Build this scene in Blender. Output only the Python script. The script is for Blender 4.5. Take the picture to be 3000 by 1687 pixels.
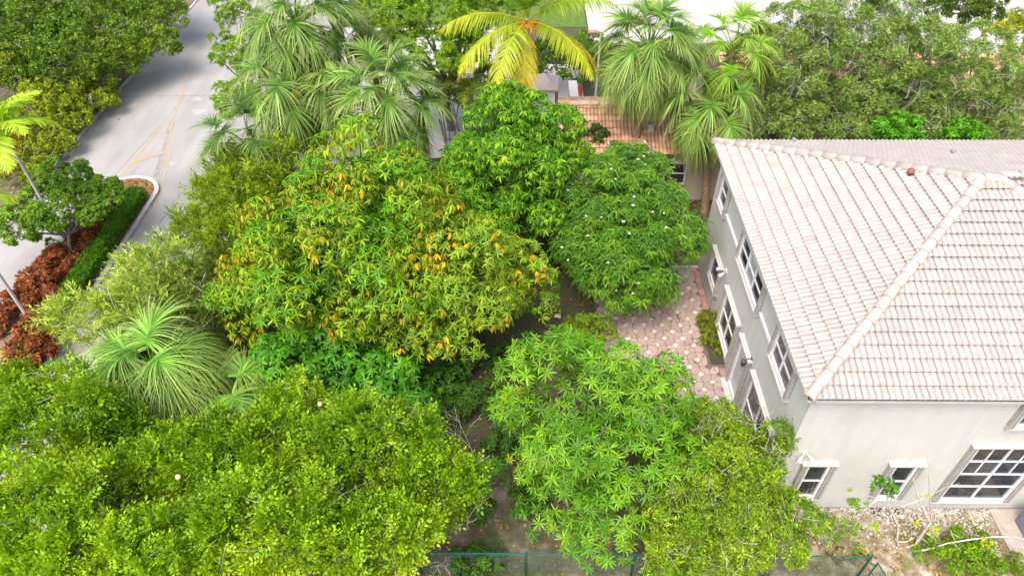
import bpy, bmesh, math, random
import numpy as np
from mathutils import Vector, Matrix

# ------------------------------------------------------------------ scene, camera, light
for o in list(bpy.data.objects):
    bpy.data.objects.remove(o, do_unlink=True)
SC = bpy.context.scene
C = SC.collection
R = math.radians
rng = np.random.default_rng(11)
random.seed(5)

PITCH, YAW, ROLL, CAMH, FPX = 0.7576, -0.0157, -0.0063, 19.859, 2066.32
IW, IH = 3000.0, 1687.0
DS = IW / 2576.0
_r = np.array([math.cos(YAW), -math.sin(YAW), 0.0])
_h = np.array([math.sin(YAW), math.cos(YAW), 0.0])
_fw = _h * math.cos(PITCH) + np.array([0, 0, -math.sin(PITCH)])
_up = _h * math.sin(PITCH) + np.array([0, 0, math.cos(PITCH)])
_R2 = _r * math.cos(ROLL) + _up * math.sin(ROLL)
_U2 = -_r * math.sin(ROLL) + _up * math.cos(ROLL)
CAMP = np.array([0.0, 0.0, CAMH])

cam = bpy.data.cameras.new('camera')
cam.sensor_width = 36.0
cam.lens = FPX * 36.0 / IW
cam.clip_start = 0.1
cam.clip_end = 1000
camo = bpy.data.objects.new('camera', cam)
C.objects.link(camo)
mw = Matrix.Identity(4)
for i in range(3):
    mw[i][0], mw[i][1], mw[i][2], mw[i][3] = _R2[i], _U2[i], -_fw[i], CAMP[i]
camo.matrix_world = mw
SC.camera = camo
SC.render.resolution_x, SC.render.resolution_y = 1024, 575

SUN_EL, SUN_AZ = R(60), R(209)          # azimuth clockwise from +Y (north); light comes from there
world = bpy.data.worlds.new('World')
SC.world = world
world.use_nodes = True
wn = world.node_tree.nodes
wn.clear()
sky = wn.new('ShaderNodeTexSky')
sky.sky_type = 'NISHITA'
sky.sun_disc = False
sky.sun_elevation = SUN_EL
sky.sun_rotation = SUN_AZ
sky.air_density = 0.7
sky.dust_density = 6.0
sky.ozone_density = 1.0
bg = wn.new('ShaderNodeBackground')
bg.inputs['Strength'].default_value = 0.15
wo = wn.new('ShaderNodeOutputWorld')
world.node_tree.links.new(sky.outputs[0], bg.inputs['Color'])
world.node_tree.links.new(bg.outputs[0], wo.inputs['Surface'])
sl = bpy.data.lights.new('sun', 'SUN')
sl.energy = 0.7
sl.angle = R(35)
sl.color = (1.0, 0.98, 0.95)
so = bpy.data.objects.new('sun', sl)
C.objects.link(so)
sd = Vector((math.sin(SUN_AZ) * math.cos(SUN_EL), math.cos(SUN_AZ) * math.cos(SUN_EL), math.sin(SUN_EL)))
so.rotation_euler = sd.to_track_quat('Z', 'Y').to_euler()
so.location = (0, 0, 60)
SC.view_settings.view_transform = 'Standard'
SC.view_settings.look = 'None'
SC.view_settings.gamma = 1.0
SC.view_settings.use_curve_mapping = False
SC.view_settings.exposure = 1.48


def ray(u, v):
    return _fw * FPX + _R2 * (u - IW / 2) + _U2 * (IH / 2 - v)


def at(u, v, z=0.0):                     # photo pixel (2576 wide view) -> point at height z
    d = ray(u * DS, v * DS)
    return CAMP + d * ((z - CAMH) / d[2])


def aty(u, v, y):                        # photo pixel (3000 wide) -> point on the vertical plane y
    d = ray(u, v)
    return CAMP + d * (y / d[1])


def depth(p):
    return float((np.asarray(p) - CAMP) @ _fw)


# ------------------------------------------------------------------ materials
def new_mat(name):
    m = bpy.data.materials.new(name)
    m.use_nodes = True
    n = m.node_tree.nodes
    n.clear()
    out = n.new('ShaderNodeOutputMaterial')
    return m, n, m.node_tree.links, out


def ramp(n, l, src, stops):
    r = n.new('ShaderNodeValToRGB')
    e = r.color_ramp.elements
    while len(e) < len(stops):
        e.new(0.5)
    for k, (p, c) in enumerate(stops):
        e[k].position = p
        e[k].color = (*c, 1)
    l.new(src, r.inputs[0])
    return r.outputs[0]


def noise(n, l, scale, detail=6, rough=0.6, vec=None, dist=0.0):
    t = n.new('ShaderNodeTexNoise')
    t.inputs['Scale'].default_value = scale
    t.inputs['Detail'].default_value = detail
    t.inputs['Roughness'].default_value = rough
    t.inputs['Distortion'].default_value = dist
    if vec is None:
        g = n.new('ShaderNodeNewGeometry')
        vec = g.outputs['Position']
    l.new(vec, t.inputs['Vector'])
    return t.outputs[0]


def mixc(n, l, a, b, fac, mode='MIX'):
    m = n.new('ShaderNodeMix')
    m.data_type = 'RGBA'
    m.blend_type = mode
    for s, v in ((m.inputs[6], a), (m.inputs[7], b), (m.inputs[0], fac)):
        if hasattr(v, 'is_linked'):
            l.new(v, s)
        elif isinstance(v, (int, float)):
            s.default_value = v
        else:
            s.default_value = (*v, 1)
    return m.outputs[2]


def surf(name, stops, scale=3.0, rough=0.85, bump=0.0, bscale=40.0, spec=0.3, metal=0.0, stretch=None, second=None, vary=0.0):
    """procedural surface: colour ramp over noise (+ a second, larger noise), bump from fine noise"""
    m, n, l, out = new_mat(name)
    p = n.new('ShaderNodeBsdfPrincipled')
    vec = None
    if stretch:
        g = n.new('ShaderNodeNewGeometry')
        mp = n.new('ShaderNodeMapping')
        mp.inputs['Scale'].default_value = stretch
        l.new(g.outputs['Position'], mp.inputs[0])
        vec = mp.outputs[0]
    c = ramp(n, l, noise(n, l, scale, vec=vec), stops)
    if second:
        sc, lo, hi, col = second
        mr = n.new('ShaderNodeMapRange')
        mr.inputs['From Min'].default_value = lo
        mr.inputs['From Max'].default_value = hi
        l.new(noise(n, l, sc, 4), mr.inputs[0])
        c = mixc(n, l, c, col, mr.outputs[0])
    if vary:
        oi = n.new('ShaderNodeObjectInfo')
        g2 = n.new('ShaderNodeNewGeometry')
        ad = n.new('ShaderNodeMath'); ad.operation = 'ADD'
        l.new(oi.outputs['Random'], ad.inputs[0]); l.new(g2.outputs['Random Per Island'], ad.inputs[1])
        fr = n.new('ShaderNodeMath'); fr.operation = 'FRACT'
        l.new(ad.outputs[0], fr.inputs[0])
        mr = n.new('ShaderNodeMapRange')
        mr.inputs['To Min'].default_value = 1 - vary
        mr.inputs['To Max'].default_value = 1 + vary * 0.6
        l.new(fr.outputs[0], mr.inputs[0])
        hs = n.new('ShaderNodeHueSaturation')
        l.new(c, hs.inputs['Color']); l.new(mr.outputs[0], hs.inputs['Value'])
        c = hs.outputs[0]
    l.new(c, p.inputs['Base Color'])
    p.inputs['Roughness'].default_value = rough
    p.inputs['Metallic'].default_value = metal
    p.inputs['Specular IOR Level'].default_value = spec
    if bump:
        b = n.new('ShaderNodeBump')
        b.inputs['Strength'].default_value = bump
        b.inputs['Distance'].default_value = 0.02
        l.new(noise(n, l, bscale, 5), b.inputs['Height'])
        l.new(b.outputs[0], p.inputs['Normal'])
    l.new(p.outputs[0], out.inputs[0])
    return m


def leaf_mat(name, transl=0.36, rough=0.45, spec=0.3):
    m, n, l, out = new_mat(name)
    a = n.new('ShaderNodeAttribute')
    a.attribute_name = 'Col'
    g = n.new('ShaderNodeNewGeometry')
    hs = n.new('ShaderNodeHueSaturation')
    mr = n.new('ShaderNodeMapRange')
    mr.inputs['To Min'].default_value = 0.78
    mr.inputs['To Max'].default_value = 1.22
    l.new(g.outputs['Random Per Island'], mr.inputs[0])
    l.new(mr.outputs[0], hs.inputs['Value'])
    l.new(mixc(n, l, a.outputs['Color'], (1.30, 1.20, 0.66), 1.0, 'MULTIPLY'), hs.inputs['Color'])
    p = n.new('ShaderNodeBsdfPrincipled')
    l.new(hs.outputs[0], p.inputs['Base Color'])
    p.inputs['Roughness'].default_value = rough
    p.inputs['Specular IOR Level'].default_value = spec
    t = n.new('ShaderNodeBsdfTranslucent')
    tc = mixc(n, l, hs.outputs[0], (1.15, 1.1, 0.5), 1.0, 'MULTIPLY')
    l.new(tc, t.inputs['Color'])
    mx = n.new('ShaderNodeMixShader')
    mx.inputs[0].default_value = transl
    l.new(p.outputs[0], mx.inputs[1]); l.new(t.outputs[0], mx.inputs[2])
    l.new(mx.outputs[0], out.inputs[0])
    return m


LEAF = leaf_mat('leaf')
BARK = surf('bark', [(0.3, (0.09, 0.075, 0.06)), (0.7, (0.26, 0.23, 0.19))], 9, 0.9, 0.6, 30)
PALMBARK = surf('palm_bark', [(0.3, (0.16, 0.11, 0.07)), (0.7, (0.38, 0.28, 0.17))], 8, 0.9, 0.7, 22)
GREYTRUNK = surf('grey_palm_trunk', [(0.3, (0.30, 0.29, 0.27)), (0.7, (0.50, 0.49, 0.46))], 6, 0.85, 0.4, 25, stretch=(1, 1, 5))
TWIG = surf('pale_twig', [(0.3, (0.38, 0.34, 0.29)), (0.7, (0.62, 0.58, 0.52))], 10, 0.85)
STUCCO = surf('stucco', [(0.25, (0.43, 0.435, 0.395)), (0.5, (0.465, 0.47, 0.43)), (0.75, (0.495, 0.50, 0.46))], 2.2, 0.9, 0.3, 45, stretch=(1.3, 1.3, 0.22), second=(0.55, 0.56, 0.75, (0.42, 0.42, 0.385)))
STUCCO2 = surf('tan_stucco', [(0.25, (0.42, 0.35, 0.26)), (0.75, (0.52, 0.44, 0.34))], 1.3, 0.9, 0.25, 45)
TILE = surf('roof_tile', [(0.25, (0.295, 0.27, 0.245)), (0.6, (0.34, 0.314, 0.288)), (0.85, (0.37, 0.344, 0.318))], 2.6, 0.8, 0.25, 60, vary=0.06, second=(0.35, 0.55, 0.75, (0.31, 0.28, 0.255)))
CAP = surf('ridge_tile', [(0.25, (0.36, 0.285, 0.245)), (0.75, (0.47, 0.41, 0.37))], 3.5, 0.8, 0.3, 50, vary=0.12)
MORTAR = surf('mortar', [(0.3, (0.26, 0.17, 0.135)), (0.7, (0.36, 0.26, 0.22))], 8, 0.95, 0.5, 40)
DECK = surf('roof_deck', [(0.3, (0.10, 0.08, 0.07)), (0.7, (0.16, 0.13, 0.11))], 4, 0.9)
OTILE = surf('orange_roof_tile', [(0.25, (0.46, 0.255, 0.14)), (0.7, (0.64, 0.42, 0.28))], 3, 0.8, 0.25, 60, vary=0.25, second=(0.7, 0.55, 0.8, (0.34, 0.17, 0.1)))
OCAP = surf('tan_ridge_tile', [(0.25, (0.46, 0.30, 0.19)), (0.7, (0.62, 0.46, 0.33))], 3, 0.8, 0.25, 60, vary=0.12)
WHITE = surf('white_frame', [(0.3, (0.58, 0.59, 0.61)), (0.7, (0.68, 0.685, 0.69))], 4, 0.45)
CREAMF = surf('cream_trim', [(0.3, (0.42, 0.41, 0.38)), (0.7, (0.49, 0.48, 0.45))], 4, 0.5)
SHUT = surf('shutter_metal', [(0.3, (0.27, 0.26, 0.24)), (0.7, (0.36, 0.35, 0.325))], 6, 0.5, 0.0)
DARKM = surf('dark_metal', [(0.3, (0.03, 0.03, 0.035)), (0.7, (0.07, 0.07, 0.08))], 6, 0.5)
GLASS = surf('window_glass', [(0.35, (0.012, 0.014, 0.018)), (0.65, (0.05, 0.055, 0.06))], 1.5, 0.06, spec=0.6)
CURTAIN = surf('curtained_glass', [(0.35, (0.28, 0.29, 0.30)), (0.65, (0.42, 0.42, 0.42))], 2.5, 0.15, spec=0.6)
ROAD = surf('road_concrete', [(0.25, (0.225, 0.222, 0.212)), (0.5, (0.275, 0.271, 0.26)), (0.8, (0.335, 0.33, 0.318))], 0.9, 0.88, 0.3, 60, stretch=(1, 0.22, 1), second=(0.28, 0.5, 0.72, (0.235, 0.23, 0.222)))
CONC = surf('pale_concrete', [(0.25, (0.33, 0.32, 0.30)), (0.75, (0.42, 0.405, 0.385))], 0.8, 0.88, 0.2, 60)
SLABC = surf('weathered_slab', [(0.25, (0.26, 0.23, 0.19)), (0.75, (0.40, 0.36, 0.31))], 2.5, 0.9, 0.4, 40)
KERB = surf('kerb_concrete', [(0.25, (0.33, 0.32, 0.29)), (0.75, (0.50, 0.48, 0.45))], 3, 0.9, 0.3, 50)
YEL = surf('worn_yellow_paint', [(0.46, (0.25, 0.245, 0.225)), (0.56, (0.45, 0.30, 0.06)), (0.8, (0.50, 0.34, 0.08))], 7, 0.7, second=(1.1, 0.48, 0.62, (0.26, 0.25, 0.23)))
PATCHM = surf('road_patch', [(0.25, (0.27, 0.265, 0.255)), (0.75, (0.36, 0.355, 0.345))], 2.0, 0.9)
SEAM = surf('joint_sealant', [(0.4, (0.13, 0.125, 0.12)), (0.6, (0.24, 0.235, 0.225))], 3, 0.9)
SKID = surf('tyre_marks', [(0.42, (0.285, 0.28, 0.27)), (0.62, (0.15, 0.145, 0.14))], 5, 0.9, stretch=(4, 0.5, 1))
MULCH = surf('mulch', [(0.3, (0.10, 0.055, 0.035)), (0.55, (0.24, 0.15, 0.10)), (0.75, (0.36, 0.25, 0.17))], 14, 0.95, 0.8, 30)
SOIL = surf('ground_soil', [(0.28, (0.035, 0.035, 0.02)), (0.45, (0.065, 0.055, 0.038)), (0.6, (0.05, 0.075, 0.018)), (0.78, (0.10, 0.085, 0.062))], 1.1, 0.95, 0.6, 25)
LAWN = surf('lawn', [(0.3, (0.05, 0.10, 0.015)), (0.7, (0.11, 0.17, 0.02))], 3, 0.95, 0.5, 60)
YARD = surf('side_yard_soil', [(0.3, (0.13, 0.12, 0.05)), (0.43, (0.19, 0.145, 0.09)), (0.52, (0.27, 0.215, 0.155)), (0.66, (0.42, 0.385, 0.32)), (0.8, (0.30, 0.26, 0.19))], 2.2, 0.95, 0.8, 35, second=(1.0, 0.50, 0.66, (0.12, 0.14, 0.03)))
SAND = surf('bare_sandy_soil', [(0.3, (0.06, 0.05, 0.035)), (0.5, (0.12, 0.095, 0.07)), (0.68, (0.24, 0.195, 0.155))], 1.6, 0.95, 0.8, 30, second=(0.7, 0.46, 0.6, (0.045, 0.065, 0.02)))
TANG = surf('dry_grass_strip', [(0.3, (0.25, 0.15, 0.07)), (0.7, (0.40, 0.27, 0.14))], 5, 0.95, 0.5, 60)
LITTER = surf('leaf_litter_soil', [(0.3, (0.06, 0.05, 0.035)), (0.55, (0.15, 0.115, 0.08)), (0.75, (0.24, 0.19, 0.14))], 4, 0.95, 0.8, 30, second=(0.7, 0.5, 0.65, (0.07, 0.09, 0.025)))
PINK = surf('pink_paver', [(0.25, (0.30, 0.225, 0.20)), (0.7, (0.40, 0.315, 0.285))], 1.6, 0.8, 0.2, 60, vary=0.10, second=(0.6, 0.5, 0.75, (0.30, 0.215, 0.19)))
PINKD = surf('dark_pink_paver', [(0.25, (0.28, 0.165, 0.145)), (0.7, (0.36, 0.23, 0.205))], 1.6, 0.8, 0.2, 60, vary=0.12)
DIAM = surf('cream_paver', [(0.25, (0.50, 0.43, 0.36)), (0.7, (0.60, 0.53, 0.46))], 2.5, 0.8, 0.2, 60, vary=0.12, second=(0.6, 0.56, 0.8, (0.36, 0.30, 0.25)))
JOINT = surf('paver_joint', [(0.3, (0.11, 0.085, 0.075)), (0.7, (0.17, 0.135, 0.12))], 5, 0.95)
GREENP = surf('green_coated_steel', [(0.3, (0.004, 0.075, 0.05)), (0.7, (0.012, 0.12, 0.08))], 5, 0.45)
GREENW = surf('green_wire', [(0.3, (0.05, 0.09, 0.07)), (0.7, (0.10, 0.14, 0.11))], 5, 0.5)
ACM = surf('unit_casing', [(0.3, (0.15, 0.17, 0.21)), (0.7, (0.20, 0.225, 0.27))], 3, 0.5)
ROCK = surf('limestone_rubble', [(0.3, (0.30, 0.28, 0.24)), (0.7, (0.56, 0.53, 0.47))], 6, 0.95, 0.5, 30, vary=0.3)
GAZ = surf('gazebo_canvas', [(0.3, (0.26, 0.225, 0.215)), (0.7, (0.34, 0.30, 0.285))], 1.5, 0.85)
ORANGE = surf('orange_glaze', [(0.3, (0.55, 0.09, 0.03)), (0.7, (0.68, 0.15, 0.05))], 4, 0.4)
BROWNV = surf('rusty_vent', [(0.3, (0.16, 0.05, 0.04)), (0.7, (0.24, 0.09, 0.07))], 6, 0.5)
GREYV = surf('grey_vent', [(0.3, (0.16, 0.16, 0.19)), (0.7, (0.26, 0.26, 0.29))], 6, 0.5)
PETALW = surf('white_petal', [(0.3, (0.66, 0.63, 0.58)), (0.7, (0.76, 0.74, 0.70))], 6, 0.7)
PETALR = surf('red_petal', [(0.3, (0.6, 0.06, 0.06)), (0.7, (0.7, 0.12, 0.1))], 6, 0.6)
FRUITM = surf('pale_fruit', [(0.3, (0.50, 0.42, 0.24)), (0.7, (0.62, 0.55, 0.36))], 6, 0.6)
WOODD = surf('lamp_housing', [(0.3, (0.24, 0.16, 0.10)), (0.7, (0.34, 0.24, 0.16))], 6, 0.6)


# ------------------------------------------------------------------ mesh helpers
def mesh_np(name, V, F, mat, col=None, smooth=False):
    V = np.asarray(V, np.float32).reshape(-1, 3)
    F = np.asarray(F, np.int32)
    k = F.shape[1]
    me = bpy.data.meshes.new(name)
    me.vertices.add(len(V)); me.vertices.foreach_set('co', V.ravel())
    me.loops.add(F.size); me.loops.foreach_set('vertex_index', F.ravel())
    me.polygons.add(len(F))
    me.polygons.foreach_set('loop_start', np.arange(0, F.size, k, dtype=np.int32))
    me.polygons.foreach_set('loop_total', np.full(len(F), k, np.int32))
    if smooth:
        me.polygons.foreach_set('use_smooth', np.ones(len(F), bool))
    me.update(calc_edges=True)
    if col is not None:
        a = me.attributes.new('Col', 'FLOAT_COLOR', 'POINT')
        c = np.ones((len(V), 4), np.float32)
        c[:, :3] = col
        a.data.foreach_set('color', c.ravel())
    me.materials.append(mat)
    return me


ORG = {}


def org(o):
    return ORG.get(o.name, np.zeros(3)) if o else np.zeros(3)


def obj(name, me, parent=None, loc=None, mat4=None):
    o = bpy.data.objects.new(name, me)
    C.objects.link(o)
    if parent:
        o.parent = parent
        ORG[o.name] = org(parent)
    if mat4 is not None:
        m = mat4.copy()
        if parent:
            m.translation = m.translation - Vector(org(parent))
        o.matrix_local = m
    elif loc is not None:
        o.location = Vector(np.asarray(loc, float) - org(parent))
    return o


def mk(name, V, F, mat, parent=None, col=None, smooth=False):
    """mesh object from world coordinates"""
    V = np.asarray(V, float).reshape(-1, 3)
    if isinstance(F, np.ndarray):
        me = mesh_np(name, V - org(parent), F, mat, col, smooth)
    else:
        me = bpy.data.meshes.new(name)
        me.from_pydata([tuple(v) for v in (V - org(parent))], [], F)
        me.materials.append(mat)
        if smooth:
            me.polygons.foreach_set('use_smooth', np.ones(len(me.polygons), bool))
        me.update()
    return obj(name, me, parent)


def tag(o, label, cat, group=None):
    o['label'] = label
    o['category'] = cat
    if group:
        o['group'] = group
    return o


def thing(name, loc, label, cat, group=None):
    o = bpy.data.objects.new(name, None)
    C.objects.link(o)
    o.location = loc
    o.empty_display_size = 0.2
    ORG[o.name] = np.asarray(loc, float)
    return tag(o, label, cat, group)


def structure(o):
    o['kind'] = 'structure'
    return o


def stuff(o):
    o['kind'] = 'stuff'
    return o


BOXF = [(0, 3, 2, 1), (4, 5, 6, 7), (0, 1, 5, 4), (1, 2, 6, 5), (2, 3, 7, 6), (3, 0, 4, 7)]


class MB:
    """collects boxes, prisms and tubes into one mesh"""
    def __init__(s):
        s.V = []; s.F = []

    def add(s, V, F):
        k = len(s.V)
        s.V += [tuple(v) for v in V]
        s.F += [tuple(i + k for i in f) for f in F]
        return s

    def box(s, a, b):
        x0, y0, z0 = np.minimum(a, b); x1, y1, z1 = np.maximum(a, b)
        return s.add([(x0, y0, z0), (x1, y0, z0), (x1, y1, z0), (x0, y1, z0), (x0, y0, z1), (x1, y0, z1), (x1, y1, z1), (x0, y1, z1)], BOXF)

    def prism(s, poly, z0, z1):
        n = len(poly)
        V = [(p[0], p[1], z0) for p in poly] + [(p[0], p[1], z1) for p in poly]
        F = [tuple(range(n - 1, -1, -1)), tuple(range(n, 2 * n))]
        F += [(i, (i + 1) % n, n + (i + 1) % n, n + i) for i in range(n)]
        return s.add(V, F)

    def tube(s, pts, rad, sides=6, cap=True):
        V, F = tube(pts, rad, sides)
        s.add(V, [tuple(f) for f in F])
        if cap:
            n = len(pts); k = len(s.V) - n * sides
            s.F.append(tuple(k + i for i in range(sides - 1, -1, -1)))
            s.F.append(tuple(k + (n - 1) * sides + i for i in range(sides)))
        return s

    def make(s, name, mat, parent=None, smooth=False):
        return mk(name, np.array(s.V), s.F, mat, parent, smooth=smooth)


def tube(pts, rad, sides=5):
    pts = np.asarray(pts, float)
    n = len(pts)
    rad = np.broadcast_to(np.asarray(rad, float), (n,))
    t = np.gradient(pts, axis=0)
    t /= np.linalg.norm(t, axis=1)[:, None] + 1e-9
    ref = np.array([0.31, 0.87, 0.39])
    a = np.cross(t, ref); a /= np.linalg.norm(a, axis=1)[:, None] + 1e-9
    b = np.cross(t, a)
    th = np.arange(sides) * 2 * math.pi / sides
    V = (pts[:, None] + rad[:, None, None] * (a[:, None] * np.cos(th)[None, :, None] + b[:, None] * np.sin(th)[None, :, None])).reshape(-1, 3)
    F = []
    for i in range(n - 1):
        for j in range(sides):
            q = (j + 1) % sides
            F.append((i * sides + j, i * sides + q, (i + 1) * sides + q, (i + 1) * sides + j))
    return V, np.array(F, np.int32)


def norm(v):
    v = np.asarray(v, float)
    return v / (np.linalg.norm(v, axis=-1, keepdims=True) + 1e-9)


def frames(axis, spin):
    """(N,3,3) matrices, columns x,y,z with z = axis"""
    z = norm(axis)
    ref = np.where(np.abs(z[:, 2:3]) > 0.9, np.array([[1.0, 0, 0]]), np.array([[0, 0, 1.0]]))
    x = norm(np.cross(ref, z)); y = np.cross(z, x)
    c, s = np.cos(spin)[:, None], np.sin(spin)[:, None]
    return np.stack([x * c + y * s, -x * s + y * c, z], axis=2)


def scatter(tpl, P, M, S, col):
    """instances of a (V,F,[shade]) template merged into arrays; col (N,3)"""
    TV, TF, TC = tpl
    N, n = len(P), len(TV)
    V = np.einsum('nij,vj->nvi', M, TV) * S[:, None, None] + P[:, None]
    F = TF[None] + (np.arange(N) * n)[:, None, None]
    cc = col[:, None, :] * TC[None]
    return V.reshape(-1, 3), F.reshape(-1, TF.shape[1]), cc.reshape(-1, 3)


def merge(parts):
    Vs, Fs, Cs = [], [], []
    k = 0
    for V, F, c in parts:
        Vs.append(V); Fs.append(F + k); Cs.append(c); k += len(V)
    return np.concatenate(Vs), np.concatenate(Fs), np.concatenate(Cs)


# ------------------------------------------------------------------ leaf templates
def leaf(length=1.0, width=0.24, droop=0.25, fold=0.3):
    ts = (0.33, 0.7)
    ws = (1.0, 0.85)
    V = [(0, 0, 0)]
    for t, w in zip(ts, ws):
        z = -droop * t * t * length
        h = width * w * length * 0.5
        V += [(t * length, h, z + fold * h), (t * length, 0, z), (t * length, -h, z + fold * h)]
    V.append((length * (1 - 0.25 * droop), 0, -droop * length))
    F = [(0, 2, 1), (0, 3, 2), (1, 2, 5), (1, 5, 4), (2, 3, 6), (2, 6, 5), (4, 5, 7), (5, 6, 7)]
    return np.array(V), np.array(F, np.int32)


def diamond(length=1.0, width=0.5, droop=0.15, fold=0.25):
    h = width * length / 2
    return (np.array([(0, 0, 0), (length * 0.5, h, fold * h), (length, 0, -droop * length), (length * 0.5, -h, fold * h)]),
            np.array([(0, 2, 1), (0, 3, 2)], np.int32))


def rotm(az, el, roll=0.0):
    return np.array(Matrix.Rotation(az, 3, 'Z') @ Matrix.Rotation(-el, 3, 'Y') @ Matrix.Rotation(roll, 3, 'X'))


def assemble(items, shades=None):
    Vs, Fs, Cs = [], [], []
    k = 0
    for i, (V, F) in enumerate(items):
        Vs.append(V); Fs.append(F + k); k += len(V)
        s = 1.0 if shades is None else shades[i]
        Cs.append(np.ones((len(V), 3)) * s)
    return np.concatenate(Vs), np.concatenate(Fs), np.concatenate(Cs)


def rosette(r, n=10, el=(-0.5, 0.35), width=0.20, droop=(0.15, 0.4), shade=0.25, low=False):
    it, sh = [], []
    for i in range(n):
        az = i * 2.39996 + r.uniform(-0.25, 0.25)
        e = el[0] + (el[1] - el[0]) * (i / (n - 1)) + r.uniform(-0.12, 0.12)
        V, F = (diamond if low else leaf)(r.uniform(0.8, 1.12), width * r.uniform(0.85, 1.15) * (1.15 if low else 1), r.uniform(*droop), r.uniform(0.15, 0.45))
        it.append((V @ rotm(az, e, r.uniform(-0.4, 0.4)).T, F))
        sh.append(np.array([1.0, 1.0, 1.0]) * (1 + r.uniform(-shade, shade)))
    return assemble(it, sh)


def tuft(r, n=8, spread=0.9, width=0.5, ball=0.8):
    it, sh = [], []
    for i in range(n):
        V, F = diamond(r.uniform(0.75, 1.2), width, r.uniform(0, 0.3), r.uniform(0, 0.5))
        V = V @ rotm(r.uniform(0, 6.28), r.uniform(-0.5, 1.0) * spread, r.uniform(-0.7, 0.7)).T
        V = V + norm(r.normal(size=3)) * r.uniform(0.1, ball)
        it.append((V, F)); sh.append(1 + r.uniform(-0.3, 0.3))
    return assemble(it, sh)


def pinnate(r, pairs=4, width=0.55, ll=0.36, droop=0.25):
    it, sh = [], []
    for i in range(pairs + 1):
        t = 0.2 + 0.8 * i / pairs
        p = np.array([t, 0, -droop * t * t])
        for s in ((-1, 1) if i < pairs else (0,)):
            V, F = diamond(ll * r.uniform(0.85, 1.15), width, r.uniform(0.05, 0.3), r.uniform(0.1, 0.4))
            V = V @ rotm(s * r.uniform(0.9, 1.3), r.uniform(-0.35, 0.2), r.uniform(-0.5, 0.5)).T + p
            it.append((V, F)); sh.append(1 + r.uniform(-0.2, 0.25))
    return assemble(it, sh)


def spray(r, n=16, width=0.07, ll=0.5, droop=0.3):
    """feathery twig: thin needles along an axis"""
    it, sh = [], []
    for i in range(n):
        t = i / n
        p = np.array([t, 0, -droop * t * t])
        V, F = diamond(ll * r.uniform(0.7, 1.1), width / 0.5, r.uniform(0, 0.3), 0)
        V = V @ rotm(r.choice((-1, 1)) * r.uniform(0.3, 1.0), r.uniform(-0.5, 0.5), r.uniform(-1, 1)).T + p
        it.append((V, F)); sh.append(1 + r.uniform(-0.25, 0.25) + 0.25 * t)
    return assemble(it, sh)


def whorl(r, n=7, pairs=6):
    """whorl of drooping feathery compound leaves"""
    it, sh = [], []
    for k in range(n):
        az = k * 2.39996 + r.uniform(-0.2, 0.2)
        el = r.uniform(-0.15, 0.55)
        dr = r.uniform(0.45, 0.8)
        M = rotm(az, el)
        for i in range(pairs + 1):
            t = 0.15 + 0.85 * i / pairs
            p = np.array([t * (1 - 0.2 * t), 0, -dr * t * t])
            for s in ((-1, 1) if i < pairs else (0,)):
                V, F = diamond(0.30 * (1.15 - 0.4 * abs(t - 0.5)) * r.uniform(0.85, 1.15), 0.42, 0.25, 0.2)
                V = V @ rotm(s * 1.0, -0.45 - dr * t * 0.8, 0).T + p
                it.append((V @ M.T, F)); sh.append(1 + r.uniform(-0.15, 0.2))
    return assemble(it, sh)


TR = np.random.default_rng(3)
T_ROS = [rosette(TR) for _ in range(5)]
T_HANG = [rosette(TR, 10, (-0.95, 0.1), 0.19, (0.25, 0.5)) for _ in range(5)]
T_STAR = [rosette(TR, 12, (-0.35, 0.5), 0.165, (0.05, 0.22), 0.18) for _ in range(5)]
T_FLUSH = [rosette(TR, 9, (-1.35, -0.7), 0.24, (0.05, 0.3), 0.3) for _ in range(4)]
T_BROAD = [rosette(TR, 8, (-0.5, 0.2), 0.34, (0.15, 0.4)) for _ in range(4)]
L_ROS = [rosette(TR, low=True) for _ in range(5)]
L_HANG = [rosette(TR, 10, (-0.95, 0.1), 0.19, (0.25, 0.5), low=True) for _ in range(5)]
L_STAR = [rosette(TR, 12, (-0.35, 0.5), 0.165, (0.05, 0.22), 0.18, low=True) for _ in range(5)]
L_FLUSH = [rosette(TR, 9, (-1.35, -0.7), 0.24, (0.05, 0.3), 0.3, low=True) for _ in range(4)]
L_BROAD = [rosette(TR, 8, (-0.5, 0.2), 0.34, (0.15, 0.4), low=True) for _ in range(4)]
T_TUFT = [tuft(TR) for _ in range(5)]
T_TUFTL = [tuft(TR, 9, 0.8, 0.38, 1.0) for _ in range(5)]
T_PIN = [pinnate(TR) for _ in range(5)]
T_SPRAY = [spray(TR) for _ in range(4)]
T_WHORL = [whorl(TR) for _ in range(4)]
L_WHORL = [whorl(TR, 6, 4) for _ in range(4)]
LOW = {id(a): c for a, c in ((T_ROS, L_ROS), (T_HANG, L_HANG), (T_STAR, L_STAR), (T_FLUSH, L_FLUSH), (T_BROAD, L_BROAD), (T_WHORL, L_WHORL))}


# ------------------------------------------------------------------ crowns and trees
def lobe(u, v, du, dv, z, rz=None, k=1.0):
    """ellipsoid crown lobe from where it shows in the photo and the height of its centre"""
    c = at(u, v, z)
    s = FPX / depth(c) / DS
    rx = du / s * k
    if rz is None:
        rz = 0.8 * rx
    rz = min(rz, z - 0.25 if z > 1.2 else z * 0.8)
    q = (dv / s * k) ** 2 - (rz * math.cos(PITCH)) ** 2
    ry = math.sqrt(max(q, 0.01)) / math.sin(PITCH)
    ry = min(max(ry, 0.6 * rx), 1.5 * rx)
    return np.array([*c, rx, ry, rz])


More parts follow.
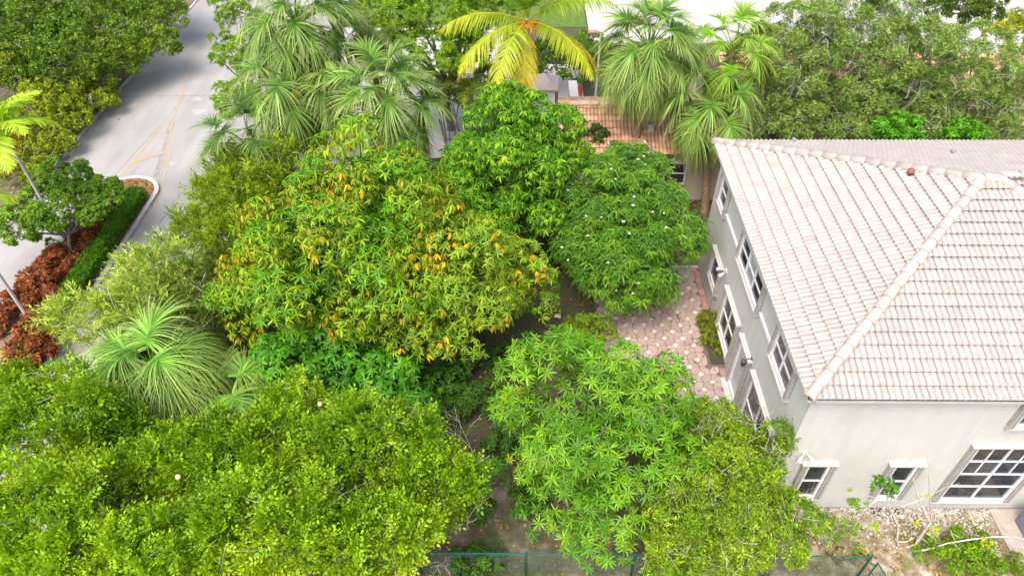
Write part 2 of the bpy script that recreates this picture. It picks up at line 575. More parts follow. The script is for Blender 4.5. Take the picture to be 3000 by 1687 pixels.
def fib(n, r):
    i = np.arange(n) + 0.5
    ph = np.arccos(1 - 2 * i / n); th = math.pi * (1 + 5 ** 0.5) * i + r.uniform(0, 6)
    d = np.stack([np.cos(th) * np.sin(ph), np.sin(th) * np.sin(ph), np.cos(ph)], 1)
    return norm(d + r.normal(scale=0.25, size=d.shape) * (4 / max(n, 4)) ** 0.5)


def area(L):
    a, b, c = L[3:]
    p = 1.6
    return 4 * math.pi * (((a * b) ** p + (a * c) ** p + (b * c) ** p) / 3) ** (1 / p)


def crown_points(lobes, density, r, sub=0.34, nsub=1.0, low=-0.45, inner=0.0):
    """points and outward normals on a clumpy crown"""
    Ps, Ns = [], []
    for L in lobes:
        c, rad = L[:3], L[3:]
        A = area(L)
        rm = float(np.mean(rad))
        rs = max(sub * rm, 0.25)
        n = max(6, int(nsub * 0.75 * A / (math.pi * rs * rs)))
        D = fib(n, r); D = D[D[:, 2] > low]
        cc = c + D * rad * np.clip(r.normal(0.80, 0.13, (len(D), 1)), 0.5, 1.12)
        m = int(density * A / len(D) * 0.85)
        for q, d in zip(cc, D):
            rr = rs * r.uniform(0.55, 1.35)
            e = norm(r.normal(size=(m, 3)) + 0.9 * d + np.array([0, 0, 0.55]))
            Ps.append(q + e * rr * r.uniform(0.75, 1.08, (m, 1)) * np.array([1, 1, 0.85])); Ns.append(e)
        if inner:
            m = int(inner * A)
            e = norm(r.normal(size=(m, 3)) + np.array([0, 0, 0.2]))
            Ps.append(c + e * rad * r.uniform(0.3, 0.72, (m, 1))); Ns.append(e)
    P, N = np.concatenate(Ps), np.concatenate(Ns)
    keep = P[:, 2] > 0.15
    for L in lobes:
        keep &= (((P - L[:3]) / (L[3:] * 0.28)) ** 2).sum(1) > 1
    return P[keep], N[keep]


def thin(P, N, dmin, limit=None):
    """keep points at least dmin apart"""
    g, keep = {}, []
    for i, p in enumerate(P):
        k = tuple((p // dmin).astype(int))
        ok = True
        for a in (-1, 0, 1):
            for b in (-1, 0, 1):
                for c in (-1, 0, 1):
                    for j in g.get((k[0] + a, k[1] + b, k[2] + c), ()):
                        q = P[j] - p
                        if q @ q < dmin * dmin:
                            ok = False; break
                    if not ok: break
                if not ok: break
            if not ok: break
        if ok:
            g.setdefault(k, []).append(i); keep.append(i)
    return P[keep], N[keep]


def pick_cols(cols, wts, n, r, P=None, patch=0.0):
    cols = np.asarray(cols, float)
    w = np.asarray(wts, float); w = w / w.sum()
    x = r.uniform(size=n)
    if patch and P is not None:               # colours gather in patches of the crown
        f = np.sin(P[:, 0] * 2.1 + 1.3) + np.sin(P[:, 1] * 2.6 + P[:, 2] * 1.7) + np.sin(P[:, 0] * 1.1 - P[:, 2] * 2.4)
        x = np.clip(x * (1 - patch) + patch * (f / 6 + 0.5), 0, 0.9999)
    idx = np.searchsorted(np.cumsum(w), x).clip(0, len(w) - 1)
    return cols[idx] * r.uniform(0.85, 1.18, (n, 1)), idx


def limbs(root, base, lobes, r, trunk_r=0.16, fork=0.35, n=7, mat=None, lean=0.15):
    mat = mat or BARK
    cen = np.mean([L[:3] for L in lobes], axis=0)
    top = min(L[2] for L in lobes)
    f = np.array([base[0] + (cen[0] - base[0]) * fork, base[1] + (cen[1] - base[1]) * fork, max(0.5, top * 0.55)])
    mid = (np.asarray(base) + f) / 2 + np.array([r.uniform(-1, 1), r.uniform(-1, 1), 0]) * lean
    pts = [np.asarray(base) + np.array([0, 0, -0.1]), np.asarray(base) + (mid - base) * 0.15, mid, f]
    V, F = tube(pts, [trunk_r * 1.35, trunk_r * 1.1, trunk_r * 0.95, trunk_r * 0.8], 8)
    mk('trunk', V, F, mat, root, smooth=True)
    k = max(1, n // len(lobes))
    for L in lobes:
        for d in fib(k + 3, r):
            if d[2] < -0.3:
                continue
            e = L[:3] + d * L[3:] * 0.8
            m1 = f + (e - f) * 0.4 + r.normal(size=3) * 0.15 + np.array([0, 0, -0.1])
            m2 = f + (e - f) * 0.75 + r.normal(size=3) * 0.15
            V, F = tube([f - np.array([0, 0, 0.05]), m1, m2, e], [trunk_r * 0.6, trunk_r * 0.4, trunk_r * 0.22, 0.012], 5)
            mk('limb', V, F, mat, root, smooth=True)


def twig_mesh(root, lobes, r, n, rad=0.008, ln=0.5, mat=None, name='twigs'):
    P, N = crown_points(lobes, 6, r, low=-0.2)
    sel = r.choice(len(P), min(n, len(P)), replace=False)
    Vs, Fs, k = [], [], 0
    for i in sel:
        p, d = P[i], norm(N[i] * 0.6 + r.normal(size=3) * 0.6)
        b = norm(r.normal(size=3))
        L = ln * r.uniform(0.5, 1.3)
        b2 = norm(r.normal(size=3))
        V, F = tube([p - d * L * 0.6, p - d * L * 0.2 + b * L * 0.10, p + d * L * 0.15 + b2 * L * 0.12, p + d * L * 0.4 + b * L * 0.3], [rad * 1.2, rad, rad * 0.7, rad * 0.3], 3)
        Vs.append(V); Fs.append(F + k); k += len(V)
    return stuff(mk(name, np.concatenate(Vs), np.concatenate(Fs), mat or TWIG, root))


def base_of(lobes, base):
    cen = np.mean([L[:3] for L in lobes], axis=0)
    return np.array([cen[0], cen[1], 0.0]) if base is None else np.array([base[0], base[1], 0.0])


def rosette_tree(name, label, cat, lobes, sets, size, dmin, density=30, seed=0, base=None, group=None, trunk_r=0.17,
                 parts=300, upw=0.7, inner=4, patch=0.35, nlimb=7, sub=0.34, flowers=0):
    """sets: list of (templates, colour, weight, size factor, up weight).  The clusters that show largest are parts."""
    r = np.random.default_rng(seed)
    b = base_of(lobes, base)
    root = thing(name, b, label, cat, group)
    limbs(root, b, lobes, r, trunk_r, n=nlimb)
    P, N = crown_points(lobes, density, r, sub=sub)
    o = r.permutation(len(P)); P, N = thin(P[o], N[o], dmin)
    col, idx = pick_cols([s[1] for s in sets], [s[2] for s in sets], len(P), r, P, patch)
    # clusters facing the camera and not hidden inside another lobe
    view = norm(CAMP - P)
    score = (N * view).sum(1) + 0.35 * N[:, 2]
    for L in lobes:
        q = (((P - L[:3]) / L[3:]) ** 2).sum(1)
        score -= np.where(q < 0.6, 2.0, 0.0)
    uvd = np.stack([IW / 2 + FPX * ((P - CAMP) @ _R2) / ((P - CAMP) @ _fw), IH / 2 - FPX * ((P - CAMP) @ _U2) / ((P - CAMP) @ _fw)], 1)
    inside = (uvd[:, 0] > 0) & (uvd[:, 0] < IW) & (uvd[:, 1] > 0) & (uvd[:, 1] < IH)
    score = np.where(inside, score, -9)
    order = np.argsort(-score)
    part = np.zeros(len(P), bool); part[order[:min(parts, int((score > 0.2).sum()))]] = True
    ax = np.zeros_like(P)
    S = np.zeros(len(P))
    for k, s in enumerate(sets):
        m = idx == k
        ax[m] = norm(N[m] * (1 - s[4]) + np.array([0, 0, s[4]]) + r.normal(size=(m.sum(), 3)) * 0.16)
        S[m] = size * s[3] * r.uniform(0.62, 1.22, m.sum())
    M = frames(ax, r.uniform(0, 6.28, len(P)))
    shared = {}
    merged = []
    for k, s in enumerate(sets):
        for t, tpl in enumerate(s[0]):
            m = (idx == k) & (np.arange(len(P)) % len(s[0]) == t)
            near = score > 0.45
            for q, tt in ((m & ~part & near, tpl), (m & ~part & ~near, LOW[id(s[0])][t])):
                if q.any():
                    merged.append(scatter(tt, P[q], M[q], S[q], col[q]))
            for i in np.nonzero(m & part)[0]:
                var = i % 2
                key = (k, t, var)
                if key not in shared:
                    f = np.array(s[1]) * (0.9, 1.15)[var]
                    shared[key] = mesh_np('leaf_cluster', tpl[0], tpl[1], LEAF, tpl[2] * f)
                m4 = Matrix.Identity(4)
                for a in range(3):
                    for c in range(3):
                        m4[a][c] = M[i, a, c] * S[i]
                    m4[a][3] = P[i, a]
                obj('leaf_cluster', shared[key], root, mat4=m4)
    if inner:
        Pi, Ni = [], []
        for L in lobes:
            m = int(inner * area(L))
            e = norm(r.normal(size=(m, 3)) + np.array([0, 0, 0.3]))
            Pi.append(L[:3] + e * L[3:] * r.uniform(0.35, 0.75, (m, 1))); Ni.append(e)
        Pi = np.concatenate(Pi); Ni = np.concatenate(Ni)
        q = Pi[:, 2] > 0.2; Pi, Ni = Pi[q], Ni[q]
        s = sets[0]
        cc = np.ones((len(Pi), 3)) * np.array(s[1])
        merged.append(scatter(LOW[id(s[0])][0], Pi, frames(norm(Ni + np.array([0, 0, 0.8])), r.uniform(0, 6, len(Pi))), np.full(len(Pi), size * 1.15), cc))
    V, F, cc = merge(merged)
    stuff(mk('crown', V, F, LEAF, root, cc))
    return root, P, N, score


def leafy_tree(name, label, cat, lobes, tpls, cols, wts, size, density, seed=0, base=None, group=None, trunk_r=0.14, upw=0.3,
               jitter=0.6, inner=6, patch=0.3, nlimb=6, sub=0.3, twigs=0, twig_rad=0.008, twig_len=0.5, bark=None, low=-0.45, axis_out=False,
               trunk=True, partname='crown'):
    r = np.random.default_rng(seed + 100)
    b = base_of(lobes, base)
    root = thing(name, b, label, cat, group)
    if trunk:
        limbs(root, b, lobes, r, trunk_r, n=nlimb, mat=bark)
    P, N = crown_points(lobes, density, r, sub=sub, inner=inner, low=low)
    col, idx = pick_cols(cols, wts, len(P), r, P, patch)
    ax = norm(N * (1 - upw) + np.array([0, 0, upw]) + r.normal(size=P.shape) * jitter)
    S = size * r.uniform(0.75, 1.25, len(P))
    if axis_out:           # template runs along +x: turn x outwards
        M = frames(ax, r.uniform(0, 6.28, len(P)))
        M = np.stack([M[:, :, 2], M[:, :, 0], M[:, :, 1]], axis=2)
    else:
        M = frames(ax, r.uniform(0, 6.28, len(P)))
    merged = []
    for t, tpl in enumerate(tpls):
        m = np.arange(len(P)) % len(tpls) == t
        merged.append(scatter(tpl, P[m], M[m], S[m], col[m]))
    V, F, cc = merge(merged)
    stuff(mk(partname, V, F, LEAF, root, cc))
    if twigs:
        twig_mesh(root, lobes, r, twigs, twig_rad, twig_len)
    return root


# ------------------------------------------------------------------ ground, roads, pavements
def sheet(name, poly, z, mat):
    return structure(mk(name, [(p[0], p[1], z) for p in poly], [tuple(range(len(poly)))], mat))


def rect(x0, y0, x1, y1):
    return [(x0, y0), (x1, y0), (x1, y1), (x0, y1)]


def undulate(name, x0, y0, x1, y1, step, amp, z, mat, seed):
    r = np.random.default_rng(seed)
    nx, ny = int((x1 - x0) / step) + 1, int((y1 - y0) / step) + 1
    X, Y = np.meshgrid(np.linspace(x0, x1, nx), np.linspace(y0, y1, ny))
    Z = z + amp * (np.sin(X * 1.7 + 1) * np.sin(Y * 2.1) * 0.5 + r.uniform(-0.5, 0.5, X.shape))
    Z[0] = Z[-1] = z - 0.03; Z[:, 0] = Z[:, -1] = z - 0.03
    V = np.stack([X, Y, Z], 2).reshape(-1, 3)
    i = np.arange(nx * ny).reshape(ny, nx)
    F = np.stack([i[:-1, :-1], i[:-1, 1:], i[1:, 1:], i[1:, :-1]], 2).reshape(-1, 4)
    return structure(mk(name, V, F, mat, smooth=True))


sheet('ground', rect(-300, -300, 300, 500), -0.02, SOIL)
sheet('lawn', rect(-12.0, 46.5, 4.4, 120), 0.0, LAWN)
sheet('road', rect(-23.35, -60, -12.4, 200), 0.0, ROAD)
undulate('verge', -40, -10, -23.3, 70, 0.35, 0.05, 0.02, LITTER, 1)
sheet('side_street', [(-12.3, 29.5), (-1.2, 31.0), (-1.2, 46.4), (-12.3, 46.4)], 0.004, CONC)
sheet('street', rect(4.5, 44, 70, 120), 0.004, CONC)
sheet('driveway', rect(27.0, 32, 70, 43.95), 0.004, CONC)
sheet('patio', rect(-1.1, 30.0, 3.6, 41.0), 0.008, CONC)
undulate('side_yard', 7.2, 7.0, 22, 11.25, 0.18, 0.05, 0.01, YARD, 2)
undulate('bare_soil', -3.2, 8.95, 7.1, 12.6, 0.2, 0.03, 0.006, SAND, 3)
undulate('alley_soil', 6.0, 22.35, 14, 27.05, 0.2, 0.05, 0.0, LITTER, 4)
sheet('grass_strip', rect(-12, 6.0, 9.5, 8.93), 0.006, TANG)


def strip(name, pts, w, z, mat, kind=True):
    pts = np.asarray(pts, float)
    t = norm(np.gradient(pts, axis=0)); nrm = np.stack([-t[:, 1], t[:, 0]], 1)
    V = [(*(p + n * w / 2), z) for p, n in zip(pts, nrm)] + [(*(p - n * w / 2), z) for p, n in zip(pts, nrm)]
    k = len(pts)
    o = mk(name, V, [(i + 1, i, k + i, k + i + 1) for i in range(k - 1)], mat)
    return structure(o)


YM = [(-20.6, 42), (-20.0, 38.6), (-19.55, 36.5), (-19.1, 34.2), (-18.45, 31.7), (-17.85, 29.2), (-17.3, 26.4), (-16.95, 24.6), (-16.75, 22.5), (-16.7, 19), (-16.7, 10)]
strip('road_marking', YM, 0.10, 0.008, YEL)
strip('road_marking', [(p[0] + 0.24, p[1]) for p in YM[4:]], 0.06, 0.008, YEL)
strip('road_marking', [(-19.2, 34.4), (-19.5, 33.2), (-19.6, 31.9), (-19.65, 30.1), (-19.75, 28.9)], 0.12, 0.008, YEL)
strip('road_marking', [(-19.62, 30.15), (-18.5, 31.05)], 0.34, 0.012, YEL)
strip('road_marking', [(-20.52, 28.2), (-20.5, 22), (-20.5, 12)], 0.10, 0.008, YEL)
strip('road_joint', [(-15.2, 40), (-15.9, 32.0), (-16.3, 27.0), (-16.5, 24.5), (-16.5, 12)], 0.045, 0.006, SEAM)
strip('road_joint', [(-23.3, 36.9), (-20, 37.0), (-16.2, 37.05), (-12.5, 37.0)], 0.05, 0.006, SEAM)
strip('road_joint', [(-19.4, 37), (-19.45, 34.5), (-19.9, 31), (-20.1, 28.5)], 0.03, 0.005, SEAM)
strip('tyre_mark', [(-19.05, 34.0), (-18.6, 31.8), (-18.2, 29.8), (-18.0, 28.8)], 0.28, 0.004, SKID)
# pale spalled patches on the road
for k, (x, y, a, b) in enumerate([(-18.0, 35.2, .38, .3), (-17.6, 30.1, .22, .2), (-16.6, 30.6, .2, .12), (-18.6, 36.6, .3, .2), (-17.0, 26.8, .14, .1)]):
    th = np.linspace(0, 2 * math.pi, 14)[:-1]
    rr = 1 + 0.25 * np.sin(th * 3 + k) + 0.12 * np.sin(th * 5 + 2 * k)
    structure(mk('road_patch', [(x + a * q * math.cos(t), y + b * q * math.sin(t), 0.005) for t, q in zip(th, rr)], [tuple(range(13))], PATCHM))

# verge edge stones
kb = thing('verge_kerb', (-23.3, 30, 0), 'rough stone kerb edging the road beside the shaded verge', 'kerb')
yy = 8.0
kr = np.random.default_rng(8)
while yy < 62:
    L = kr.uniform(0.5, 0.95)
    w = kr.uniform(0.14, 0.24)
    x = -23.36 + kr.uniform(-.05, .03)
    MB().prism([(x - w, yy), (x, yy + .02), (x + kr.uniform(-.03, .03), yy + L - .03), (x - w * kr.uniform(.7, 1.1), yy + L - .04)], -0.01, kr.uniform(.05, .11)).make('kerb_stone', KERB, kb)
    yy += L

# median with kerb, mulch
MED_L, MED_R, MED_Y = -20.3, -17.3, 27.25


def med_outline(off):
    c = ((MED_L + MED_R) / 2, MED_Y); a = (MED_R - MED_L) / 2 - off
    pts = [(c[0] + a * math.cos(t), c[1] + (a * 1.0) * math.sin(t)) for t in np.linspace(0, math.pi, 17)]
    return [(MED_R - off, -30)] + pts + [(MED_L + off, -30)]


med = sheet('median', med_outline(0.18), 0.10, MULCH)
ko = thing('median_kerb', (-18.8, 28.7, 0), 'pale concrete kerb curving round the nose of the planted median', 'kerb')
o_, i_ = med_outline(0.0), med_outline(0.2)
segs = []
for a in range(len(o_) - 1):
    p0, p1, q0, q1 = map(np.array, (o_[a], o_[a + 1], i_[a], i_[a + 1]))
    n = max(1, int(round(np.linalg.norm(p1 - p0) / 3.0)))
    for j in range(n):
        s, e = j / n, (j + 1) / n - (0.012 / max(np.linalg.norm(p1 - p0), .1) if n > 1 else 0)
        segs.append([p0 + (p1 - p0) * s, p0 + (p1 - p0) * e, q0 + (q1 - q0) * e, q0 + (q1 - q0) * s])
for s in segs:
    MB().prism(s, -0.01, 0.14).make('kerb_stone', KERB, ko)

# ------------------------------------------------------------------ roof tiling
TW, TL, TEX = 0.33, 0.43, 0.358


def tile_template():
    n = 13
    a = np.linspace(0.004, TW - 0.004, n)
    wv = 0.058 * np.abs(np.sin(a / TW * 2 * math.pi)) ** 0.7 + 0.002
    V, F = [], []
    for b, h in ((0.0, 0.086), (TL, 0.010)):
        V += [(x, b, h + w) for x, w in zip(a, wv)]
    V += [(x, 0.06, 0.086 + w - 0.022) for x, w in zip(a, wv)]
    for i in range(n - 1):
        F.append((i, i + 1, n + i + 1, n + i))
        F.append((2 * n + i, 2 * n + i + 1, i + 1, i))
    return V, F


TILE_T = tile_template()


def cap_template(L=0.5, r0=0.155, r1=0.13, n=9):
    V, F = [], []
    th = np.linspace(-0.15, math.pi + 0.15, n)
    for x, r in ((0.0, r0), (L, r1), (0.0, r0 - 0.03)):
        V += [(x, r * math.cos(t), r * math.sin(t) * 0.95) for t in th]
    for i in range(n - 1):
        F.append((i, i + 1, n + i + 1, n + i))
        F.append((2 * n + i, 2 * n + i + 1, i + 1, i))
    return V, F


CAP_T = cap_template()


def slope_matrix(O, e, s):
    e = Vector(e).normalized(); s = Vector(s).normalized(); n = e.cross(s)
    m = Matrix.Identity(4)
    for i in range(3):
        m[i][0], m[i][1], m[i][2], m[i][3] = e[i], s[i], n[i], O[i]
    return m


def proj(p):
    d = np.asarray(p) - CAMP
    z = d @ _fw
    return IW / 2 + FPX * (d @ _R2) / z, IH / 2 - FPX * (d @ _U2) / z, z


def lay_tiles(slopes, root, mat, nparts, tile_name='roof_tile', max_len=None):
    """slopes: (matrix, convex polygon in slope coordinates (a,b)).  Cuts tiles at the polygon."""
    base_me = bpy.data.meshes.new(tile_name)
    base_me.from_pydata(TILE_T[0], [], TILE_T[1]); base_me.materials.append(mat); base_me.update()
    cand = []
    for m, poly in slopes:
        P = np.array(poly, float)
        a0, a1, b1 = P[:, 0].min(), P[:, 0].max(), P[:, 1].max()
        edges = []
        for i in range(len(P)):
            p, q = P[i], P[(i + 1) % len(P)]
            d = q - p
            edges.append((p, np.array([-d[1], d[0]]) / np.linalg.norm(d)))      # inward normal, ccw polygon
        for j in range(int(b1 / TEX) + 1):
            b = j * TEX - 0.03
            for i in range(int((a1 - a0) / TW) + 2):
                a = a0 + i * TW
                cs = np.array([(a, b), (a + TW, b), (a + TW, b + TL), (a, b + TL)])
                cut, out = [], False
                for p, n in edges:
                    s = (cs - p) @ n
                    if s.max() <= 0.02:
                        out = True; break
                    if s.min() < -0.035:
                        cut.append((p, n))
                if out:
                    continue
                cut = [c for c in cut if abs(c[1][0]) > 0.01]     # only hips and valleys cut, not the eave
                w = m @ Vector((a + TW / 2, b + TL / 2, 0.05))
                u, v, z = proj(w)
                vis = 0 < u < IW and 0 < v < IH
                nn = np.array(m.col[2][:3])
                facing = float(norm(CAMP - np.array(w)) @ nn)
                cand.append(((facing / z ** 2) if vis else -1, m, a, b, cut))
    cand.sort(key=lambda c: -c[0])
    rest_V, rest_F = [], []
    for k, (sc, m, a, b, cut) in enumerate(cand):
        V = [(x + a, y + b, h) for x, y, h in TILE_T[0]]; F = TILE_T[1]
        me = None
        if cut:
            bm = bmesh.new()
            vs = [bm.verts.new(v) for v in V]
            for f in F:
                bm.faces.new([vs[i] for i in f])
            for p, n in cut:
                bmesh.ops.bisect_plane(bm, geom=bm.verts[:] + bm.edges[:] + bm.faces[:], plane_co=(p[0], p[1], 0), plane_no=(n[0], n[1], 0), clear_inner=True)
            bm.verts.index_update()
            V = [tuple(v.co) for v in bm.verts]; F = [tuple(v.index for v in f.verts) for f in bm.faces]
            bm.free()
            if not F:
                continue
        if k < nparts and sc > 0:
            if cut:
                me = bpy.data.meshes.new(tile_name)
                me.from_pydata([(x - a, y - b, h) for x, y, h in V], [], F); me.materials.append(mat); me.update()
            else:
                me = base_me
            obj(tile_name, me, root, mat4=m @ Matrix.Translation((a, b, 0)))
        else:
            q = len(rest_V)
            rest_V += [tuple(m @ Vector(v)) for v in V]
            rest_F += [tuple(i + q for i in f) for f in F]
    if rest_V:
        stuff(mk('roof_tiles', np.array(rest_V), rest_F, mat, root))


def lay_caps(p0, p1, root, mat, step=0.47, lift=0.035, name='ridge_tile', mortar=MORTAR):
    p0, p1 = Vector(p0), Vector(p1)
    d = (p1 - p0); L = d.length; d.normalize()
    y = Vector((0, 0, 1)).cross(d).normalized(); z = d.cross(y)
    me = bpy.data.meshes.get(name + mat.name)
    if me is None:
        me = bpy.data.meshes.new(name + mat.name)
        me.from_pydata(CAP_T[0], [], CAP_T[1]); me.materials.append(mat); me.update()
        me.polygons.foreach_set('use_smooth', [i % 2 == 0 for i in range(len(me.polygons))])
    n = max(1, int(L / step + 0.5)); st = L / n
    for i in range(n):
        q = p0 + d * (st * i)
        m = Matrix.Identity(4)
        jy = random.uniform(-.012, .012)
        tilt = 0.03
        dd = (d + z * -tilt).normalized(); zz = dd.cross(y)
        for r_ in range(3):
            m[r_][0], m[r_][1], m[r_][2] = dd[r_] * st / step, y[r_], zz[r_]
            m[r_][3] = q[r_] + y[r_] * jy + z[r_] * (lift + 0.02)
        obj(name, me, root, mat4=m)
    if mortar:
        b = MB()
        for s in (-1, 1):
            pts = []
            for t in np.linspace(0, L, int(L / 0.11) + 2):
                pts.append(p0 + d * t + y * s * (0.135 + random.uniform(-.012, .02)) + z * (lift - 0.015))
            V, F = tube([tuple(p) for p in pts], 0.03, 4)
            b.add(V, [tuple(f) for f in F])
        b.make('mortar_bed', mortar, root)


# ------------------------------------------------------------------ the white-roofed house
XW, YS, YN, HE = 7.2, 10.94, 22.78, 5.75
OV = 0.315
RUN = (YN - YS) / 2
SLP = 0.419
YM_ = (YS + YN) / 2
HA = HE + RUN * SLP
AX0, AX1 = XW + RUN, XW + RUN + 0.5
XE = AX1 + RUN
house = thing('house', (XW + OV, YS + OV, 0), 'two storey cream stucco house with pale hipped tile roof', 'house')
wx, wy, wyn = XW + OV, YS + OV, YN - OV
X2 = 26.0
RY2 = YM_ + 0.29                        # ridge of the wing behind
hz2 = HE + (YN - RY2) * SLP
w = MB()
w.box((wx, wy, -0.1), (XE - OV, wyn, HE - 0.02))
w.make('wall', STUCCO, house)
MB().box((XE - OV + 0.002, 13.5, -0.1), (X2, wyn - 0.01, HE - 0.02)).make('wall', STUCCO, house)
# roof deck (under the tiles)
A, B, Cc, Dd = (XW, YS, HE), (XE, YS, HE), (XE, YN, HE), (XW, YN, HE)
P0, P1 = (AX0, YM_, HA), (AX1, YM_, HA)
rd = mk('roof', [A, B, (XE, YN, HE), Dd, P0, P1, (XW, YS, HE - .05), (XE, YS, HE - .05), (XE, YN, HE - .05), (XW, YN, HE - .05),
                 (XE, 11.6, HE), (X2, 11.6, HE), (X2, YN, HE), (AX1 + .27, RY2, hz2), (X2, RY2, hz2)],
        [(0, 1, 5, 4), (3, 0, 4), (2, 3, 4, 5), (1, 2, 5), (0, 6, 7, 1), (0, 3, 9, 6), (9, 8, 7, 6), (3, 2, 8, 9), (10, 11, 14, 13), (12, 2, 13, 14), (11, 12, 14)], DECK, house)
MB().box((XW + .01, YS + .01, HE - .17), (XE - .01, YN - .01, HE - .055)).make('fascia', CREAMF, house)
cs = 1 / math.sqrt(1 + SLP * SLP)
SL = RUN / cs
nr = RUN / cs
mS = slope_matrix(A, (1, 0, 0), (0, cs, SLP * cs))
polyS = [(0, 0), (XE - XW, 0), (AX1 - XW, SL), (AX0 - XW, SL)]
mW = slope_matrix(Dd, (0, -1, 0), (cs, 0, SLP * cs))
polyW = [(0, 0), (YN - YS, 0), (RUN, SL)]
mN = slope_matrix((X2, YN, HE), (-1, 0, 0), (0, -cs, SLP * cs))
polyN = [(0, 0), (X2 - XW, 0), (X2 - AX0, SL), (X2 - AX1 - .2, SL), (0, (YN - RY2) / cs)]
mE = slope_matrix(B, (0, 1, 0), (-cs, 0, SLP * cs))
polyE = [(0, 0), (0.75 + .0, 0), (RUN + 0.3, SL - .15), (RUN, SL)]
b2 = (RY2 - 11.6) / cs
mS2 = slope_matrix((XE - .2, 11.6, hz2 - (RY2 - 11.6) * SLP), (1, 0, 0), (0, cs, SLP * cs))
vx = 13.62 + (0.26) + RY2            # valley: x + y = vx
polyS2 = [(vx - 11.6 - (XE - .2), 0), (X2 - (XE - .2), 0), (X2 - (XE - .2), b2), (vx - RY2 - (XE - .2), b2)]
lay_tiles([(mS, polyS), (mW, polyW), (mN, polyN), (mE, polyE), (mS2, polyS2)], rd, TILE, 300)
lay_caps((XW - .03, YS - .03, HE + .02), P0, rd, CAP)
lay_caps((XW - .03, YN + .03, HE + .02), P0, rd, CAP)
lay_caps((XE, YS, HE), P1, rd, CAP)
lay_caps(P0, P1, rd, CAP)
lay_caps(P1, (AX1 + .27, RY2, hz2 + .04), rd, CAP)
lay_caps((AX1 + .27, RY2, hz2), (X2, RY2, hz2), rd, CAP)
MB().tube([(vx - RY2 - .1, RY2, hz2 + .01), (vx - 11.6, 11.6, hz2 - (RY2 - 11.6) * SLP + .02)], .06, 6).make('valley_flashing', DARKM, rd)


def on_slope(u, v, m):
    """point where the photo pixel (2576 view) meets a roof slope"""
    n = np.array(m.col[2][:3]); o = np.array(m.col[3][:3])
    d = ray(u * DS, v * DS)
    return CAMP + d * (((o - CAMP) @ n) / (d @ n))


def roof_vent(p, mat, s=1.0):
    b = MB()
    b.tube([p + np.array([0, 0, -.02]), p + np.array([0, 0, .16 * s])], .05 * s, 8)
    b.tube([p + np.array([0, 0, .16 * s]), p + np.array([0, 0, .20 * s]), p + np.array([0, 0, .26 * s]), p + np.array([0, 0, .30 * s])], [.10 * s, .115 * s, .10 * s, .04 * s], 10)
    return b.make('vent_pipe', mat, house, smooth=True)


roof_vent(on_slope(2285, 446, mW), BROWNV, 1.0)
roof_vent(on_slope(1995, 362, mN), GREYV, 0.8)
roof_vent(on_slope(2393, 391, mN), GREYV, 0.8)


class Wall:
    """frame on a wall: a along it, z up, d outwards"""
    def __init__(s, kind, c, parent):
        s.kind, s.c, s.parent = kind, c, parent

    def p(s, a, z, d):
        return (s.c - d, a, z) if s.kind == 'W' else (a, s.c - d, z)

    def box(s, mb, a0, a1, z0, z1, d0, d1):
        mb.box(s.p(a0, z0, d0), s.p(a1, z1, d1))
        return mb


def window(wall, a0, a1, z0, z1, cols=1, rows=2, stacks=(True, True), header=True, glass=GLASS, curtain=(), sill=True, sw=0.16, arch=False, trimrail=None):
    """window with white frame, muntins, panes and folding storm shutters stacked at its sides"""
    fr = MB()
    t = 0.075
    wall.box(fr, a0, a1, z1 - t, z1, 0.0, .075); wall.box(fr, a0, a1, z0, z0 + t, 0.0, .085)
    wall.box(fr, a0, a0 + t, z0 + t, z1 - t, 0.0, .075); wall.box(fr, a1 - t, a1, z0 + t, z1 - t, 0.0, .075)
    win = fr.make('window', WHITE, wall.parent)
    ia, ib, iz0, iz1 = a0 + t, a1 - t, z0 + t, z1 - t
    mt = MB()
    ca = np.linspace(ia, ib, cols + 1); rz = np.linspace(iz0, iz1, rows + 1)
    for x in ca[1:-1]:
        wall.box(mt, x - .028, x + .028, iz0, iz1, 0.0, .062)
    for k, z in enumerate(rz[1:-1]):
        for i in range(cols):
            g0 = ca[i] + (.028 if i else 0); g1 = ca[i + 1] - (.028 if i < cols - 1 else 0)
            wall.box(mt, g0, g1, z - .022, z + .022, 0.0, .055)
    if mt.V:
        mt.make('muntin', WHITE, win)
    for i in range(cols):
        for j in range(rows):
            g = MB()
            wall.box(g, ca[i] + .029 * (i > 0), ca[i + 1] - .029 * (i < cols - 1), rz[j] + .023 * (j > 0), rz[j + 1] - .023 * (j < rows - 1), 0.0, .022)
            g.make('pane', CURTAIN if (i, j) in curtain else glass, win)
    for side, on in zip((0, 1), stacks):
        if not on:
            continue
        n = 4
        q = MB()
        for k in range(n):
            w_ = sw / n
            s0 = (a0 - sw + k * w_) if side == 0 else (a1 + k * w_)
            wall.box(q, s0 + .003, s0 + w_ - .003, z0 - .04, z1 + .03, .02 + .012 * (k % 2), .14 - .016 * (k % 2))
        q.make('shutter_stack', SHUT, wall.parent)
    if header:
        h = MB()
        wall.box(h, a0 - sw - .03, a1 + sw + .03, z1 + .035, z1 + .085, 0.0, .155)
        wall.box(h, a0 - sw - .01, a1 + sw + .01, z1 + .085, z1 + .11, 0.0, .09)
        h.make('shutter_header', CREAMF, wall.parent)
    if sill:
        h = MB()
        wall.box(h, a0 - sw, a1 + sw, z0 - .085, z0 - .045, 0.0, .145)
        wall.box(h, a0 - sw, a1 + sw, z0 - .045, z0 - .004, 0.0, .05)
        h.make('shutter_sill', CREAMF, wall.parent)
    return win


